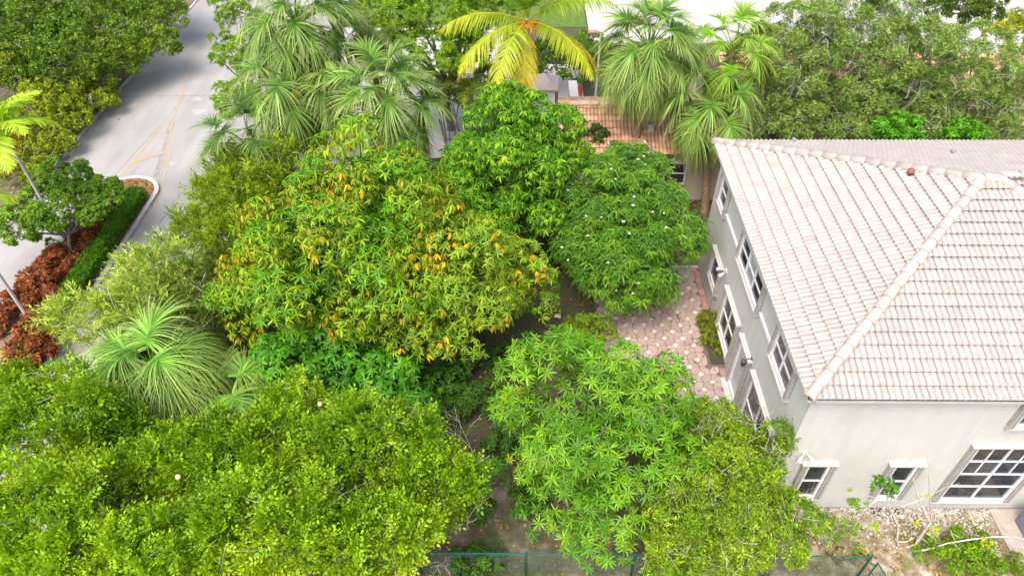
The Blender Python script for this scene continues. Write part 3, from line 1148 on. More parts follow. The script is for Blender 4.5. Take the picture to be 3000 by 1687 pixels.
WW = Wall('W', wx, house)
SW = Wall('S', wy, house)
window(WW, 20.75, 21.70, 4.0, 5.15, 1, 2)
window(WW, 15.75, 18.35, 4.0, 5.15, 3, 2, curtain=((1, 0), (1, 1)))
window(WW, 12.40, 13.98, 4.0, 5.15, 2, 2)
window(WW, 19.62, 20.72, 1.15, 2.35, 1, 1)
window(WW, 16.78, 18.45, 0.62, 2.35, 2, 2)
# doorway with deep frame
window(WW, 15.15, 16.10, 0.10, 2.35, 1, 1, curtain=((0, 0),), sill=False)
MB().box(WW.p(14.98, .06, 0), WW.p(16.3, .0, .3)).make('door_step', CREAMF, house)
window(WW, 12.35, 14.50, 0.12, 2.35, 2, 2)
for y0, y1 in ((18.62, 20.52), (14.24, 15.52)):          # shutter rails between the upper windows
    q = MB(); WW.box(q, y0, y1, 4.10, 4.19, 0.0, .07); q.make('shutter_rail', WHITE, house)
window(SW, 8.20, 8.86, 0.70, 2.42, 1, 2)
window(SW, 10.66, 11.33, 0.70, 2.42, 1, 2)
window(SW, 12.58, 14.55, 0.58, 3.35, 2, 4)
q = MB()
for x_ in (13.08, 14.05):
    SW.box(q, x_ - .016, x_ + .016, 1.99, 3.27, .023, .05)
q.make('muntin', WHITE, house)
window(SW, 13.06, 14.6, 4.32, 5.25, 2, 2)
window(SW, 16.2, 17.6, 0.8, 2.4, 2, 2)


def wall_lantern():
    b = MB()
    WW.box(b, 15.02, 15.14, 2.30, 2.52, 0.0, .03)
    b.tube([WW.p(15.08, 2.46, .03), WW.p(15.08, 2.5, .12), WW.p(15.08, 2.44, .2)], .014, 6)
    b.tube([WW.p(15.08, 2.44, .24), WW.p(15.08, 2.40, .24), WW.p(15.08, 2.20, .24), WW.p(15.08, 2.12, .24)], [.03, .10, .075, .03], 6)
    tag(b.make('wall_lantern', DARKM), 'small dark lantern mounted on the stucco wall beside the doorway', 'lantern')


wall_lantern()


def floodlight(p, out, name_label):
    p = np.array(p, float)
    root = thing('floodlight', p, name_label, 'floodlight')
    o = np.array(out, float)
    side = np.array([-o[1], o[0], 0])
    MB().box(p - side * .07 - np.array([0, 0, .07]), p + side * .07 + o * .04 + np.array([0, 0, .07])).make('base_plate', WHITE, root)
    for s in (-1, 1):
        q = p + o * .05 + side * s * .05
        MB().tube([q, q + o * .08 + side * s * .06, q + o * .12 + side * s * .10 - np.array([0, 0, .02]), q + o * .24 + side * s * .14 - np.array([0, 0, .10])], [.02, .02, .045, .075], 8).make('lamp_head', WHITE, root, smooth=True)


floodlight((wx, 19.18, 2.62), (-1, 0, 0), 'white twin floodlight fixed above the small lower window facing the patio')
floodlight((wx + .45, wy, 2.95), (0, -1, 0), 'white twin floodlight fixed near the corner of the brightest stucco wall')
tag(MB().tube([(wx - .01, 19.35, 0.95), (wx - .12, 19.35, 1.05), (wx - .2, 19.33, .95), (wx - .21, 19.3, .7), (wx - .2, 19.3, .4)], .012, 5).make('wall_cable', DARKM), 'thin dark cable looping out of the stucco wall above the patio', 'cable')  # dark cable hanging in a loop from the wall

# ------------------------------------------------------------------ pavers beside the house
G = 0.35
terr = structure(mk('terrace', [(3.0, 14.2, 0.02), (7.5, 14.2, 0.02), (7.5, 22.25, 0.02), (3.0, 22.25, 0.02), (3.0, 14.2, -0.05), (7.5, 14.2, -0.05), (7.5, 22.25, -0.05), (3.0, 22.25, -0.05)],
                    [(0, 1, 2, 3), (0, 4, 5, 1), (1, 5, 6, 2), (2, 6, 7, 3), (3, 7, 4, 0)], JOINT))
PR = np.random.default_rng(21)
hd = 0.135
gp = 0.009
hexes = {}


def paver(name, poly, c, z, mat):
    key = (name, tuple(np.round(np.array(poly).ravel(), 3)))
    if key not in hexes:
        n = len(poly)
        inn = [(p[0] * .97, p[1] * .97) for p in poly]
        V = [(p[0], p[1], -.02) for p in poly] + [(p[0], p[1], .014) for p in poly] + [(p[0], p[1], .02) for p in inn]
        F = [tuple(range(2 * n, 3 * n))]
        for k in range(2):
            F += [(k * n + i, k * n + (i + 1) % n, (k + 1) * n + (i + 1) % n, (k + 1) * n + i) for i in range(n)]
        me = bpy.data.meshes.new(name)
        me.from_pydata(V, [], F); me.materials.append(mat); me.update()
        hexes[key] = me
    o = obj(name, hexes[key], terr)
    o.location = (c[0], c[1], z)
    o.rotation_euler = (PR.normal(0, .006), PR.normal(0, .006), PR.normal(0, .006))


GX0, GY0 = 6.9, 20.31                   # a vertex that carries a cream diamond
ncell = 0
for i in range(-11, 1):
    for j in range(-17, 6):
        x0, y0 = GX0 + i * G, GY0 + j * G
        cx, cy = x0 + G / 2, y0 + G / 2
        if cx > 7.24 or cy > 21.98 or cy < 14.3 or cx < 3.1:
            continue
        if 6.98 < cx and 16.95 < cy < 19.3:
            continue
        a = G / 2 - gp
        even = (i + j) % 2 == 0
        if even:      # diamonds at lower-left and upper-right
            poly = [(-a + hd, -a), (a, -a), (a, a - hd), (a - hd, a), (-a, a), (-a, -a + hd)]
        else:
            poly = [(-a, -a), (a - hd, -a), (a, -a + hd), (a, a), (-a + hd, a), (-a, a - hd)]
        paver('paver', poly, (cx, cy), .026 + PR.uniform(-.003, .004), PINK)
        if even and cx > 3.3 and cy > 14.5:
            d = hd - gp * 1.5
            paver('diamond_paver', [(d, 0), (0, d), (-d, 0), (0, -d)], (x0, y0), .028 + PR.uniform(-.003, .003), DIAM)
for k in range(26):                      # darker soldier course along the wall and at the far end
    y = 22.0 - (k + .5) * G
    if 16.9 < y < 19.35 or y < 14.3:
        continue
    paver('border_paver', [(-.115, -.168), (.115, -.168), (.115, .168), (-.115, .168)], (7.375, y), .027 + PR.uniform(-.003, .003), PINKD)
for k in range(13):
    paver('border_paver', [(-.168, -.10), (.168, -.10), (.168, .10), (-.168, .10)], (7.25 - (k + .0) * G, 22.12), .027 + PR.uniform(-.003, .003), PINKD)
tag(MB().prism([(6.3, 22.26), (7.5, 22.26), (7.5, 22.36), (6.3, 22.38)], 0, .06).make('edging', KERB), 'narrow cream edging strip closing the far end of the pavers', 'edging')
sheet('planter_soil', rect(7.0, 16.92, 7.5, 19.32), 0.055, SOIL)

# ------------------------------------------------------------------ neighbouring house with orange tiles
nh = thing('house', (2.3, 27.1, 0), 'low tan house with orange clay tile roof behind the trees', 'house')
NE_Y, NE_Z, NR_Y = 26.65, 2.72, 29.15
NR_Z = NE_Z + (NR_Y - NE_Y) * SLP
MB().prism([(2.3, 27.1), (9.2, 27.1), (9.2, 31.2), (2.3, 31.2)], -.1, NE_Z + .1).make('wall', STUCCO2, nh)
MB().prism([(9.21, 29.6), (27, 29.6), (27, 36), (9.21, 36)], -.1, NE_Z + .1).make('wall', STUCCO2, nh)
N2 = 29.15; N2R = 33.0
z2 = NE_Z + (N2R - N2) * SLP
nroof = mk('roof', [(1.85, NE_Y, NE_Z), (9.6, NE_Y, NE_Z), (9.6, NR_Y, NR_Z), (1.85, NR_Y, NR_Z), (1.85, 31.65, NE_Z), (9.6, 31.65, NE_Z),
                    (9.65, N2, NE_Z), (27, N2, NE_Z), (27, N2R, z2), (9.65, N2R, z2), (9.65, 36.8, NE_Z), (27, 36.8, NE_Z)],
           [(0, 1, 2, 3), (3, 2, 5, 4), (0, 3, 4), (1, 5, 2), (6, 7, 8, 9), (9, 8, 11, 10), (6, 9, 10), (7, 11, 8)], DECK, nh)
mNs = slope_matrix((1.85, NE_Y, NE_Z), (1, 0, 0), (0, cs, SLP * cs))
mNs2 = slope_matrix((9.65, N2, NE_Z), (1, 0, 0), (0, cs, SLP * cs))
mNb = slope_matrix((9.6, 31.65, NE_Z), (-1, 0, 0), (0, -cs, SLP * cs))
lay_tiles([(mNs, [(0, 0), (7.75, 0), (7.75, (NR_Y - NE_Y) / cs), (0, (NR_Y - NE_Y) / cs)]),
           (mNs2, [(0, 0), (17.3, 0), (17.3, (N2R - N2) / cs), (0, (N2R - N2) / cs)]),
           (mNb, [(0, 0), (7.75, 0), (7.75, 2.7), (0, 2.7)])], nroof, OTILE, 300)
lay_caps((1.7, NR_Y, NR_Z + .03), (9.7, NR_Y, NR_Z + .03), nroof, OCAP, .47, .05)
lay_caps((1.85, NE_Y - .03, NE_Z + .03), (1.85, NR_Y - .15, NR_Z), nroof, OCAP, .45, .03)
lay_caps((9.7, N2R, z2), (27, N2R, z2), nroof, OCAP)
NW = Wall('S', 27.1, nh)
window(NW, 5.6, 7.55, 0.9, 2.1, 2, 2, stacks=(False, False), header=False, sill=False)
pv = on_slope(1635, 334, mNs)
b = MB(); b.tube([pv, pv + np.array([0, 0, .14])], .05, 8); b.box(pv + np.array([-.13, -.10, .10]), pv + np.array([.13, .12, .32])); b.make('roof_vent', CREAMF, nh)

# ------------------------------------------------------------------ gazebo on the pale patio
gz = thing('gazebo', (1.2, 33.6, 0), 'grey canvas topped gazebo standing on a pale patio', 'gazebo')
gx0, gx1, gy0, gy1, gzz = 0.35, 1.95, 33.05, 34.65, 2.45
b = MB()
b.add([(gx0, gy0, gzz), (gx1, gy0, gzz), (gx1, gy1, gzz), (gx0, gy1, gzz), (1.15, 33.85, gzz + .55), (gx0, gy0, gzz - .12), (gx1, gy0, gzz - .12), (gx1, gy1, gzz - .12), (gx0, gy1, gzz - .12)],
      [(0, 1, 4), (1, 2, 4), (2, 3, 4), (3, 0, 4), (0, 5, 6, 1), (1, 6, 7, 2), (2, 7, 8, 3), (3, 8, 5, 0)])
b.make('canopy', GAZ, gz)
for x in (gx0 + .08, gx1 - .08):
    for y in (gy0 + .08, gy1 - .08):
        MB().tube([(x, y, 0), (x, y, gzz - .02)], .035, 6).make('post', DARKM, gz)
tag(MB().box((2.55, 31.9, 0), (2.9, 34.6, 2.1)).box((2.5, 31.86, 2.1), (2.95, 34.64, 2.18)).make('screen_wall', CREAMF), 'short cream screen wall standing beside the gazebo', 'wall')
ps = at(1460, 212, .9)
ot = thing('garden_ornament', (ps[0], ps[1], 0), 'small orange garden ornament standing near the gazebo', 'ornament')
b = MB()
b.tube([(ps[0], ps[1], 0), (ps[0], ps[1], .3), (ps[0], ps[1], .55), (ps[0], ps[1], .8), (ps[0], ps[1], .9)], [.14, .12, .16, .09, .05], 8)
b.make('body', ORANGE, ot, smooth=True)
MB().tube([(ps[0], ps[1], .86), (ps[0] + .02, ps[1], 1.0), (ps[0] + .05, ps[1], 1.12), (ps[0] + .05, ps[1], 1.18)], [.04, .09, .08, .02], 8).make('head', ORANGE, ot, smooth=True)

# street lamp near the palm
lp = at(1497, 255, 0)
slm = thing('street_lamp', (lp[0], lp[1], 0), 'slim grey lamp post with a brown lamp head beside the fan palm', 'street lamp')
hh = 3.9
MB().tube([(lp[0], lp[1], 0), (lp[0], lp[1], hh)], [.07, .05], 8).make('pole', GREYTRUNK, slm)
b = MB(); b.tube([(lp[0] - .05, lp[1], hh), (lp[0] - .25, lp[1] - .05, hh + .12), (lp[0] - .55, lp[1] - .05, hh + .14), (lp[0] - .7, lp[1] - .05, hh + .1)], [.05, .10, .12, .05], 8)
b.make('lamp_head', WOODD, slm, smooth=True)

# ------------------------------------------------------------------ chain link fence and gate
FY, FH = 9.05, 1.3
fence = thing('chain_link_fence', (0.2, FY, 0), 'green chain link fence with steel posts under the overhanging foliage', 'fence')
posts = [-11.8, -8.8, -5.8, -2.8, 0.2, 3.2, 6.3, 9.62]
for x in posts:
    MB().tube([(x, FY, -.05), (x, FY, FH + .02), (x, FY, FH + .06), (x, FY, FH + .085)], [.034, .034, .042, .012], 8).make('post', GREENP, fence, smooth=True)
for a, c in zip(posts[:-1], posts[1:]):
    MB().tube([(a + .036, FY, FH - .02), (c - .036, FY, FH - .02)], .022, 6).make('top_rail', GREENP, fence)


def mesh_panel(p0, p1, z0, z1, parent, pitch=0.075, rad=0.0035):
    p0, p1 = np.array(p0, float), np.array(p1, float)
    L = np.linalg.norm(p1 - p0); d = (p1 - p0) / L; nrm = np.array([-d[1], d[0]])
    H = z1 - z0
    b = MB()
    for sgn in (1, -1):
        k = -H if sgn > 0 else 0.0
        while k < (L if sgn > 0 else L + H):
            s0, s1 = (k, k + H) if sgn > 0 else (k, k - H)
            za, zb = z0, z1
            lo, hi = s0, s1
            def clipt(s):
                return (s - s0) / (s1 - s0)
            t0, t1 = 0.0, 1.0
            ta, tb = sorted((clipt(0.0), clipt(L)))
            t0, t1 = max(t0, ta), min(t1, tb)
            if t1 - t0 > .02:
                A_ = p0 + d * (s0 + (s1 - s0) * t0) + nrm * .003 * sgn; B_ = p0 + d * (s0 + (s1 - s0) * t1) + nrm * .003 * sgn
                V, F = tube([(A_[0], A_[1], z0 + H * t0), (B_[0], B_[1], z0 + H * t1)], rad, 3)
                b.add(V, [tuple(f) for f in F])
            k += pitch
    return stuff(b.make('wire_mesh', GREENW, parent))


for a, c in zip(posts[:-1], posts[1:]):
    mesh_panel((a + .04, FY + .03), (c - .04, FY + .03), .03, FH - .03, fence)
gate = thing('gate', (9.72, FY - .12, 0), 'green chain link gate swung open from the corner post', 'gate')
ga, gb = (9.74, FY - .16), (9.95, FY - 1.15)
MB().tube([(ga[0], ga[1], .05), (ga[0], ga[1], FH - .05)], .026, 8).make('frame_post', GREENP, gate)
MB().tube([(gb[0], gb[1], .05), (gb[0], gb[1], FH - .05)], .026, 8).make('frame_post', GREENP, gate)
for z in (FH - .04, .08, .72):
    MB().tube([(ga[0], ga[1], z), (gb[0], gb[1], z)], .022 if z != .72 else .016, 8).make('frame_rail', GREENP, gate)
mesh_panel(ga, gb, .09, FH - .06, gate)
for z in (.3, 1.0):
    MB().tube([(9.655, FY - .02, z), (ga[0] - .02, ga[1] + .02, z)], .016, 6).make('hinge', GREENP, gate)

# ------------------------------------------------------------------ air conditioner on its slab
structure(mk('slab', [(14.35, 9.55, .0), (17.4, 9.55, 0), (17.4, 11.2, 0), (14.35, 11.2, 0), (14.35, 9.55, .07), (17.4, 9.55, .07), (17.4, 11.2, .07), (14.35, 11.2, .07)], BOXF, SLABC))
ax0, ay0, az0 = 14.95, 10.0, .07
ac = thing('air_conditioner', (15.4, 10.45, .07), 'blue grey air conditioner unit on a weathered concrete slab', 'air conditioner')


def rrect(x0, y0, x1, y1, r, n=4):
    pts = []
    for cx, cy, s in ((x1 - r, y0 + r, -90), (x1 - r, y1 - r, 0), (x0 + r, y1 - r, 90), (x0 + r, y0 + r, 180)):
        for k in range(n + 1):
            t = R(s + 90 * k / n); pts.append((cx + r * math.cos(t), cy + r * math.sin(t)))
    return pts


MB().prism(rrect(ax0, ay0, ax0 + .86, ay0 + .86, .1), az0, az0 + .82).make('casing', ACM, ac)
MB().prism(rrect(ax0 - .015, ay0 - .015, ax0 + .875, ay0 + .875, .11), az0 + .822, az0 + .88).make('top_cover', ACM, ac)
for k in range(9):
    z = az0 + .1 + k * .075
    b = MB()
    b.box((ax0 + .1, ay0 - .014, z), (ax0 + .76, ay0 - .002, z + .045)).box((ax0 - .014, ay0 + .1, z), (ax0 - .002, ay0 + .76, z + .045))
    b.make('louvre', ACM, ac)
for k in range(5):
    rr = .10 + .065 * k
    MB().tube([(ax0 + .43 + rr * math.cos(t), ay0 + .43 + rr * math.sin(t), az0 + .895) for t in np.linspace(0, 2 * math.pi, 25)], .006, 4, cap=False).make('fan_grille', DARKM, ac)


# ------------------------------------------------------------------ palms
def strips(O, D, Wd, L, g, w, nst=4, prof=(0.8, 1.0, 0.75, 0.08), power=2.0, wob=None):
    """many ribbon leaves: origin, direction, width direction, length, gravity droop -> V (N*2*nst), quads, t"""
    N = len(O)
    t = np.linspace(0, 1, nst)
    p = O[:, None] + D[:, None] * (L[:, None] * t)[:, :, None]
    p[:, :, 2] -= (g * L)[:, None] * t[None] ** power
    hw = (Wd[:, None] * (w[:, None] * np.array(prof)[None])[:, :, None]) * 0.5
    V = np.stack([p - hw, p + hw], 2)                     # N,nst,2,3
    i = np.arange(N * nst * 2).reshape(N, nst, 2)
    F = np.stack([i[:, :-1, 0], i[:, :-1, 1], i[:, 1:, 1], i[:, 1:, 0]], 3 - 1).reshape(-1, 4)
    T = np.broadcast_to(t[None, :, None], (N, nst, 2))
    return V.reshape(-1, 3), F, T.reshape(-1)


def sabal_frond(el, r, c0, c1, pet=1.15, blade=0.92, n=48, droop=0.45, bend=0.5, wf=.046):
    m = 6
    e = el - bend * np.linspace(0, 1, m) ** 1.5
    d = np.stack([np.cos(e), np.zeros(m), np.sin(e)], 1)
    pts = np.concatenate([[np.zeros(3)], np.cumsum(d * pet / (m - 1), axis=0)[:-1]])
    PV, PF = tube(pts, np.linspace(0.030, 0.014, m), 4)
    hast, d0 = pts[-1], d[-1]
    el2 = e[-1]
    s = np.linspace(-1, 1, n) + r.normal(0, .012, n)
    cl = 0.42 * blade
    q = (1 - np.abs(s)) * cl
    ec = el2 - 0.9 * q / max(cl, .01) * (0.5 + droop)
    cd = np.stack([np.cos((el2 + ec) / 2), 0 * q, np.sin((el2 + ec) / 2)], 1)
    O = hast + cd * q[:, None]
    side = np.array([0, 1.0, 0])
    ang = s * R(118)
    loc = np.stack([np.cos(ec), 0 * q, np.sin(ec)], 1)
    D = norm(loc * np.cos(ang)[:, None] + side * np.sin(ang)[:, None] + np.array([0, 0, 0.28]) * np.abs(np.sin(ang))[:, None])
    L = blade * (1.0 - 0.22 * np.abs(s) ** 2) * r.uniform(0.88, 1.1, n)
    Wd = norm(np.cross(D, np.array([0, 0, 1.0]) + 0.6 * np.stack([-np.sin(ec), 0 * q, np.cos(ec)], 1)) + r.normal(0, .15, (n, 3)))
    g = droop * r.uniform(0.55, 1.35, n)
    V, F, T = strips(O, D, Wd, L, g, np.full(n, wf * blade ** .6) * r.uniform(.7, 1.15, n), 6, (1.15, 1.2, 0.8, 0.6, 0.35, 0.06), 2.6)
    c0, c1 = np.array(c0), np.array(c1)
    cc = c0 + (c1 - c0) * (T ** 1.3)[:, None]
    cc = cc * np.repeat(np.clip(r.lognormal(0, .33, n), .5, 1.9), 12)[:, None]  # per-ribbon tone: glaucous bloom, plus glossy reflections put into the colour
    pc = np.ones((len(PV), 3)) * (np.array(c0) * np.array([1.5, 1.25, 1.3]))
    return np.concatenate([PV, V]), np.concatenate([PF, F + len(PV)]), np.concatenate([pc, cc])


def pinnate_frond(el, r, c0, c1, L=3.6, n=52, ll=0.75, bend=1.5, hang=0.55, w=0.045, rr=0.03):
    m = 14
    e = el - bend * np.linspace(0, 1, m) ** 1.3
    d = np.stack([np.cos(e), np.zeros(m), np.sin(e)], 1)
    pts = np.concatenate([[np.zeros(3)], np.cumsum(d * L / (m - 1), axis=0)[:-1]])
    PV, PF = tube(pts, np.linspace(rr, 0.006, m), 4)
    t = np.repeat(np.linspace(0.16, 0.99, n), 2)
    sgn = np.tile([1.0, -1.0], n)
    f = t * (m - 1); i0 = np.clip(f.astype(int), 0, m - 2); fr = (f - i0)[:, None]
    O = pts[i0] * (1 - fr) + pts[i0 + 1] * fr
    dd = norm(d[i0] * (1 - fr) + d[i0 + 1] * fr)
    nz = np.stack([-dd[:, 2], 0 * t, dd[:, 0]], 1)
    D = norm(dd * (0.45 + 0.5 * t)[:, None] + np.array([0, 1.0, 0]) * sgn[:, None] * 0.95 + nz * 0.15 + r.normal(0, .09, (2 * n, 3)))
    LL = ll * (np.sin(np.clip(t * 1.02, 0, 1) * math.pi * 0.86 + 0.28)) * r.uniform(.85, 1.1, 2 * n)
    LL = np.maximum(LL, .12)
    Wd = norm(np.cross(D, nz) + r.normal(0, .3, (2 * n, 3)))
    V, F, T = strips(O, D, Wd, LL, hang * r.uniform(.6, 1.4, 2 * n), np.full(2 * n, w), 4, (0.7, 1.0, 0.7, 0.08), 1.7)
    c0, c1 = np.array(c0), np.array(c1)
    cc = c0 + (c1 - c0) * np.clip(0.25 * T + 0.75 * np.repeat(t, 8), 0, 1)[:, None]
    cc = cc * np.repeat(r.uniform(.85, 1.18, 2 * n), 8)[:, None]
    pc = np.ones((len(PV), 3)) * (np.array(c1) * 0.9 + np.array([.12, .10, .01]))
    return np.concatenate([PV, V]), np.concatenate([PF, F + len(PV)]), np.concatenate([pc, cc])


def rot_frond(az, scale, hub, tilt=0.0):
    return Matrix.Translation(Vector(hub)) @ Matrix.Rotation(az, 4, 'Z') @ Matrix.Rotation(tilt, 4, 'X') @ Matrix.Scale(scale, 4)


FM = {}


def frond_mesh(kind, k, fn):
    if (kind, k) not in FM:
        V, F, c = fn()
        FM[(kind, k)] = mesh_np('frond', V, F, LEAF, c)
    return FM[(kind, k)]


SAB_PAL = {'green': ((.065, .17, .03), (.25, .35, .17)), 'silver': ((.085, .24, .035), (.36, .50, .24)), 'dark': ((.04, .11, .03), (.20, .28, .15)),  # base and tip colours; the pale tips also carry painted highlights
           'bright': ((.10, .25, .02), (.30, .41, .13))}


def flower_stalk(root, hub, az, ln, r, col=(.42, .38, .03), n=70, fall=0.9):
    d0 = np.array([math.cos(az), math.sin(az), 0.25])
    m = 6
    t = np.linspace(0, 1, m)
    pts = np.asarray(hub) + d0 * (ln * t)[:, None] - np.array([0, 0, 1.0]) * (ln * fall * t ** 2)[:, None]
    PV, PF = tube(pts, np.linspace(.016, .006, m), 4)
    ti = r.uniform(.25, 1, n)
    O = np.stack([np.interp(ti, t, pts[:, k]) for k in range(3)], 1)
    D = norm(r.normal(size=(n, 3)) + d0 * .5)
    V, F, T = strips(O, D, norm(np.cross(D, r.normal(size=(n, 3)))), r.uniform(.12, .34, n), r.uniform(.2, .8, n), np.full(n, .016), 4, (1, 1, .9, .6), 1.8)
    cc = np.array(col) * np.repeat(r.uniform(.75, 1.25, n), 8)[:, None]
    c0 = np.ones((len(PV), 3)) * np.array(col) * .7
    mk('flower_stalk', np.concatenate([PV, V]), np.concatenate([PF, F + len(PV)]), LEAF, root, np.concatenate([c0, cc]))


def sabal(label, hub, base=None, nf=26, scale=1.0, pal='green', seed=0, dead=0, flowers=0, lo=-68, hi=82, group=None, rot=0.0, drp=0.5, pet=1.2, bl=.92):
    r = np.random.default_rng(seed + 500)
    hub = np.asarray(hub, float)
    base = np.array([hub[0], hub[1], 0.0]) if base is None else np.array([base[0], base[1], 0.0])
    root = thing('fan_palm', base, label, 'palm', group)
    mid = base + (hub - base) * .5 + np.array([r.uniform(-.12, .12), r.uniform(-.12, .12), 0])
    V, F = tube([base + np.array([0, 0, -.1]), base + np.array([0, 0, .3]), mid, hub - np.array([0, 0, .5]), hub + np.array([0, 0, .15])], [.24, .19, .17, .22, .12], 9)
    mk('trunk', V, F, PALMBARK, root, smooth=True)
    for b in range(22):                     # old leaf bases below the crown
        a = b * 2.4; z = hub[2] - .15 - b * .05
        if z < .6: break
        p = np.array([hub[0], hub[1], z]); d = np.array([math.cos(a), math.sin(a), .9])
        V, F = tube([p + d * .1, p + d * .24], [.045, .02], 4)
        mk('leaf_base', V, F, PALMBARK, root)
    c0, c1 = SAB_PAL[pal]
    for i in range(nf):
        f = (i + .5) / nf
        el = hi + (lo - hi) * f ** .85 + r.uniform(-7, 7)
        key = int(round(el / 12.0))
        var = i % 3
        dr = drp * (0.5 + .6 * f)
        me = frond_mesh('sabal' + pal + str((drp, pet, bl)), (key, var), lambda: sabal_frond(R(key * 12.0), np.random.default_rng(key * 7 + var + 900), c0, c1, pet=pet, blade=bl, n=48 if bl < 1 else 66, wf=.046 if bl < 1 else .030, droop=dr + .1 * var, bend=.35 + .35 * f))
        obj('frond', me, root, mat4=rot_frond(rot + i * 2.39996 + r.uniform(-.25, .25), scale * r.uniform(.88, 1.1), hub + np.array([0, 0, .1 - .35 * f]), r.uniform(-.25, .25)))
    for i in range(dead):
        var = i % 3
        me = frond_mesh('dead', var, lambda: sabal_frond(R(-30 - 18 * var), np.random.default_rng(var + 40), ((.20, .13, .06), (.30, .17, .07), (.13, .095, .06))[var], ((.40, .26, .12), (.45, .28, .10), (.27, .2, .13))[var], droop=.7, bend=.3, pet=.8, n=40))
        obj('dead_frond', me, root, mat4=rot_frond(i * 2.39996 + r.uniform(-.3, .3), scale * r.uniform(.75, 1.0), hub - np.array([0, 0, .3 + .25 * (i / max(dead, 1))])))
    for i in range(flowers):
        flower_stalk(root, hub, R(-100) + i * 1.9 + r.uniform(-.5, .5), r.uniform(.9, 1.3) * scale, r)
    return root


GP = 'fan palms'
sabal('tall fan palm at the road edge with drooping grey green fronds and yellow flower sprays', at(745, 62, 7.4), nf=64, scale=1.42, seed=1, flowers=4, rot=.4, drp=.6)
sabal('fan palm tucked under the tallest fan palm, its long petioles spread like fingers', at(742, 215, 6.0), nf=46, scale=1.3, seed=2, flowers=2, hi=50, rot=1.1, drp=.6)
sabal('bushy fan palm with bright centre fans directly behind the yellow flushed mango tree', at(968, 268, 5.6), nf=58, scale=1.32, seed=3, flowers=2, rot=.2)
sabal('low dark fan palm leaning over the road beside the feathery evergreen', at(628, 372, 4.6), nf=40, scale=1.15, seed=4, pal='dark', hi=65, rot=2.0)
sabal('small dark drooping fan palm between the tall fan palm and the light green tree', at(920, 55, 6.4), nf=20, scale=1.05, seed=5, pal='dark', hi=30)
sabal('dense fan palm with a shaggy brown skirt standing before the orange roof', at(1632, 130, 7.1), nf=64, scale=1.15, seed=6, dead=34, lo=-38, flowers=2, rot=.7)
sabal('low fan palm with thick dead brown skirt next to the white roofed house', at(1795, 262, 5.4), base=(8.45, 26.1), nf=36, scale=1.1, seed=7, dead=30, hi=60, lo=-35, rot=.3)
sabal('fan palm with bright upright fans against the grey green oaks', at(1842, 135, 6.6), nf=40, scale=1.1, seed=8, pal='bright', rot=1.4)
sabal('silvery fan palm with arching ribbon leaves beside the fruit tree thicket', at(395, 935, 3.4), nf=52, scale=1.15, seed=9, pal='silver', lo=-20, rot=1.0, drp=.95, pet=.75, bl=1.25)
sabal('small silvery fan palm crouching beside the larger silvery fan palm', at(588, 1000, 2.4), nf=24, scale=1.0, seed=10, pal='silver', lo=0, rot=.3, drp=.95, pet=.75, bl=1.25)

# coconut palm
r = np.random.default_rng(77)
ch = at(1326, 60, 7.6)
coco = thing('coconut_palm', (ch[0], ch[1], 0), 'coconut palm with long yellow green feather fronds and orange fruit stalks', 'palm')
V, F = tube([(ch[0] + .1, ch[1] + .3, -.1), (ch[0] + .1, ch[1] + .25, .5), (ch[0] - .08, ch[1] + .05, 3.5), (ch[0], ch[1], ch[2] - .3), (ch[0], ch[1], ch[2] + .3)], [.24, .17, .13, .13, .07], 9)
mk('trunk', V, F, GREYTRUNK, coco, smooth=True)
CP = [((.12, .26, .02), (.21, .34, .03)), ((.15, .28, .02), (.36, .40, .04)), ((.28, .33, .03), (.48, .38, .04))]
fr = [(250, -8, 1), (222, -5, 1), (268, -38, 2), (312, -2, 1), (345, 28, 0), (18, 22, 1), (195, 12, 1), (160, 32, 0), (128, 48, 0), (95, 55, 0), (62, 46, 0), (38, 52, 0), (285, 60, 0), (215, 62, 0), (330, 66, 0), (5, 72, 1), (120, 75, 0), (180, -30, 2), (355, -25, 2)]
for i, (az, el, ci) in enumerate(fr):
    V, F, c = pinnate_frond(R(el + 14), np.random.default_rng(i + 60), *CP[ci], L=4.2 * r.uniform(.92, 1.08), n=74, ll=.82, bend=1.15 + .3 * (el > 40), hang=.55 + .2 * (el < 20))
    me = mesh_np('frond', V, F, LEAF, c)
    obj('frond', me, coco, mat4=rot_frond(R(az), 1.0, ch + np.array([0, 0, .1]), r.uniform(-.2, .2)))
for i in range(6):
    flower_stalk(coco, ch + np.array([0, 0, .15]), R(270) + (i - 2.5) * .55, .75, r, (.60, .32, .04), 60, .5)
for i in range(12):
    a = R(270) + r.uniform(-1.6, 1.6)
    p = ch + np.array([math.cos(a) * r.uniform(.18, .4), math.sin(a) * r.uniform(.18, .4), r.uniform(-.25, .05)])
    MB().tube([p + np.array([0, 0, .1]), p + np.array([0, 0, .06]), p, p - np.array([0, 0, .07]), p - np.array([0, 0, .11])], [.02, .065, .085, .06, .01], 7).make('coconut', surf('young_coconut', [(.3, (.50, .30, .04)), (.7, (.60, .40, .07))], 5, .5) if i == 0 else bpy.data.materials['young_coconut'], coco, smooth=True)


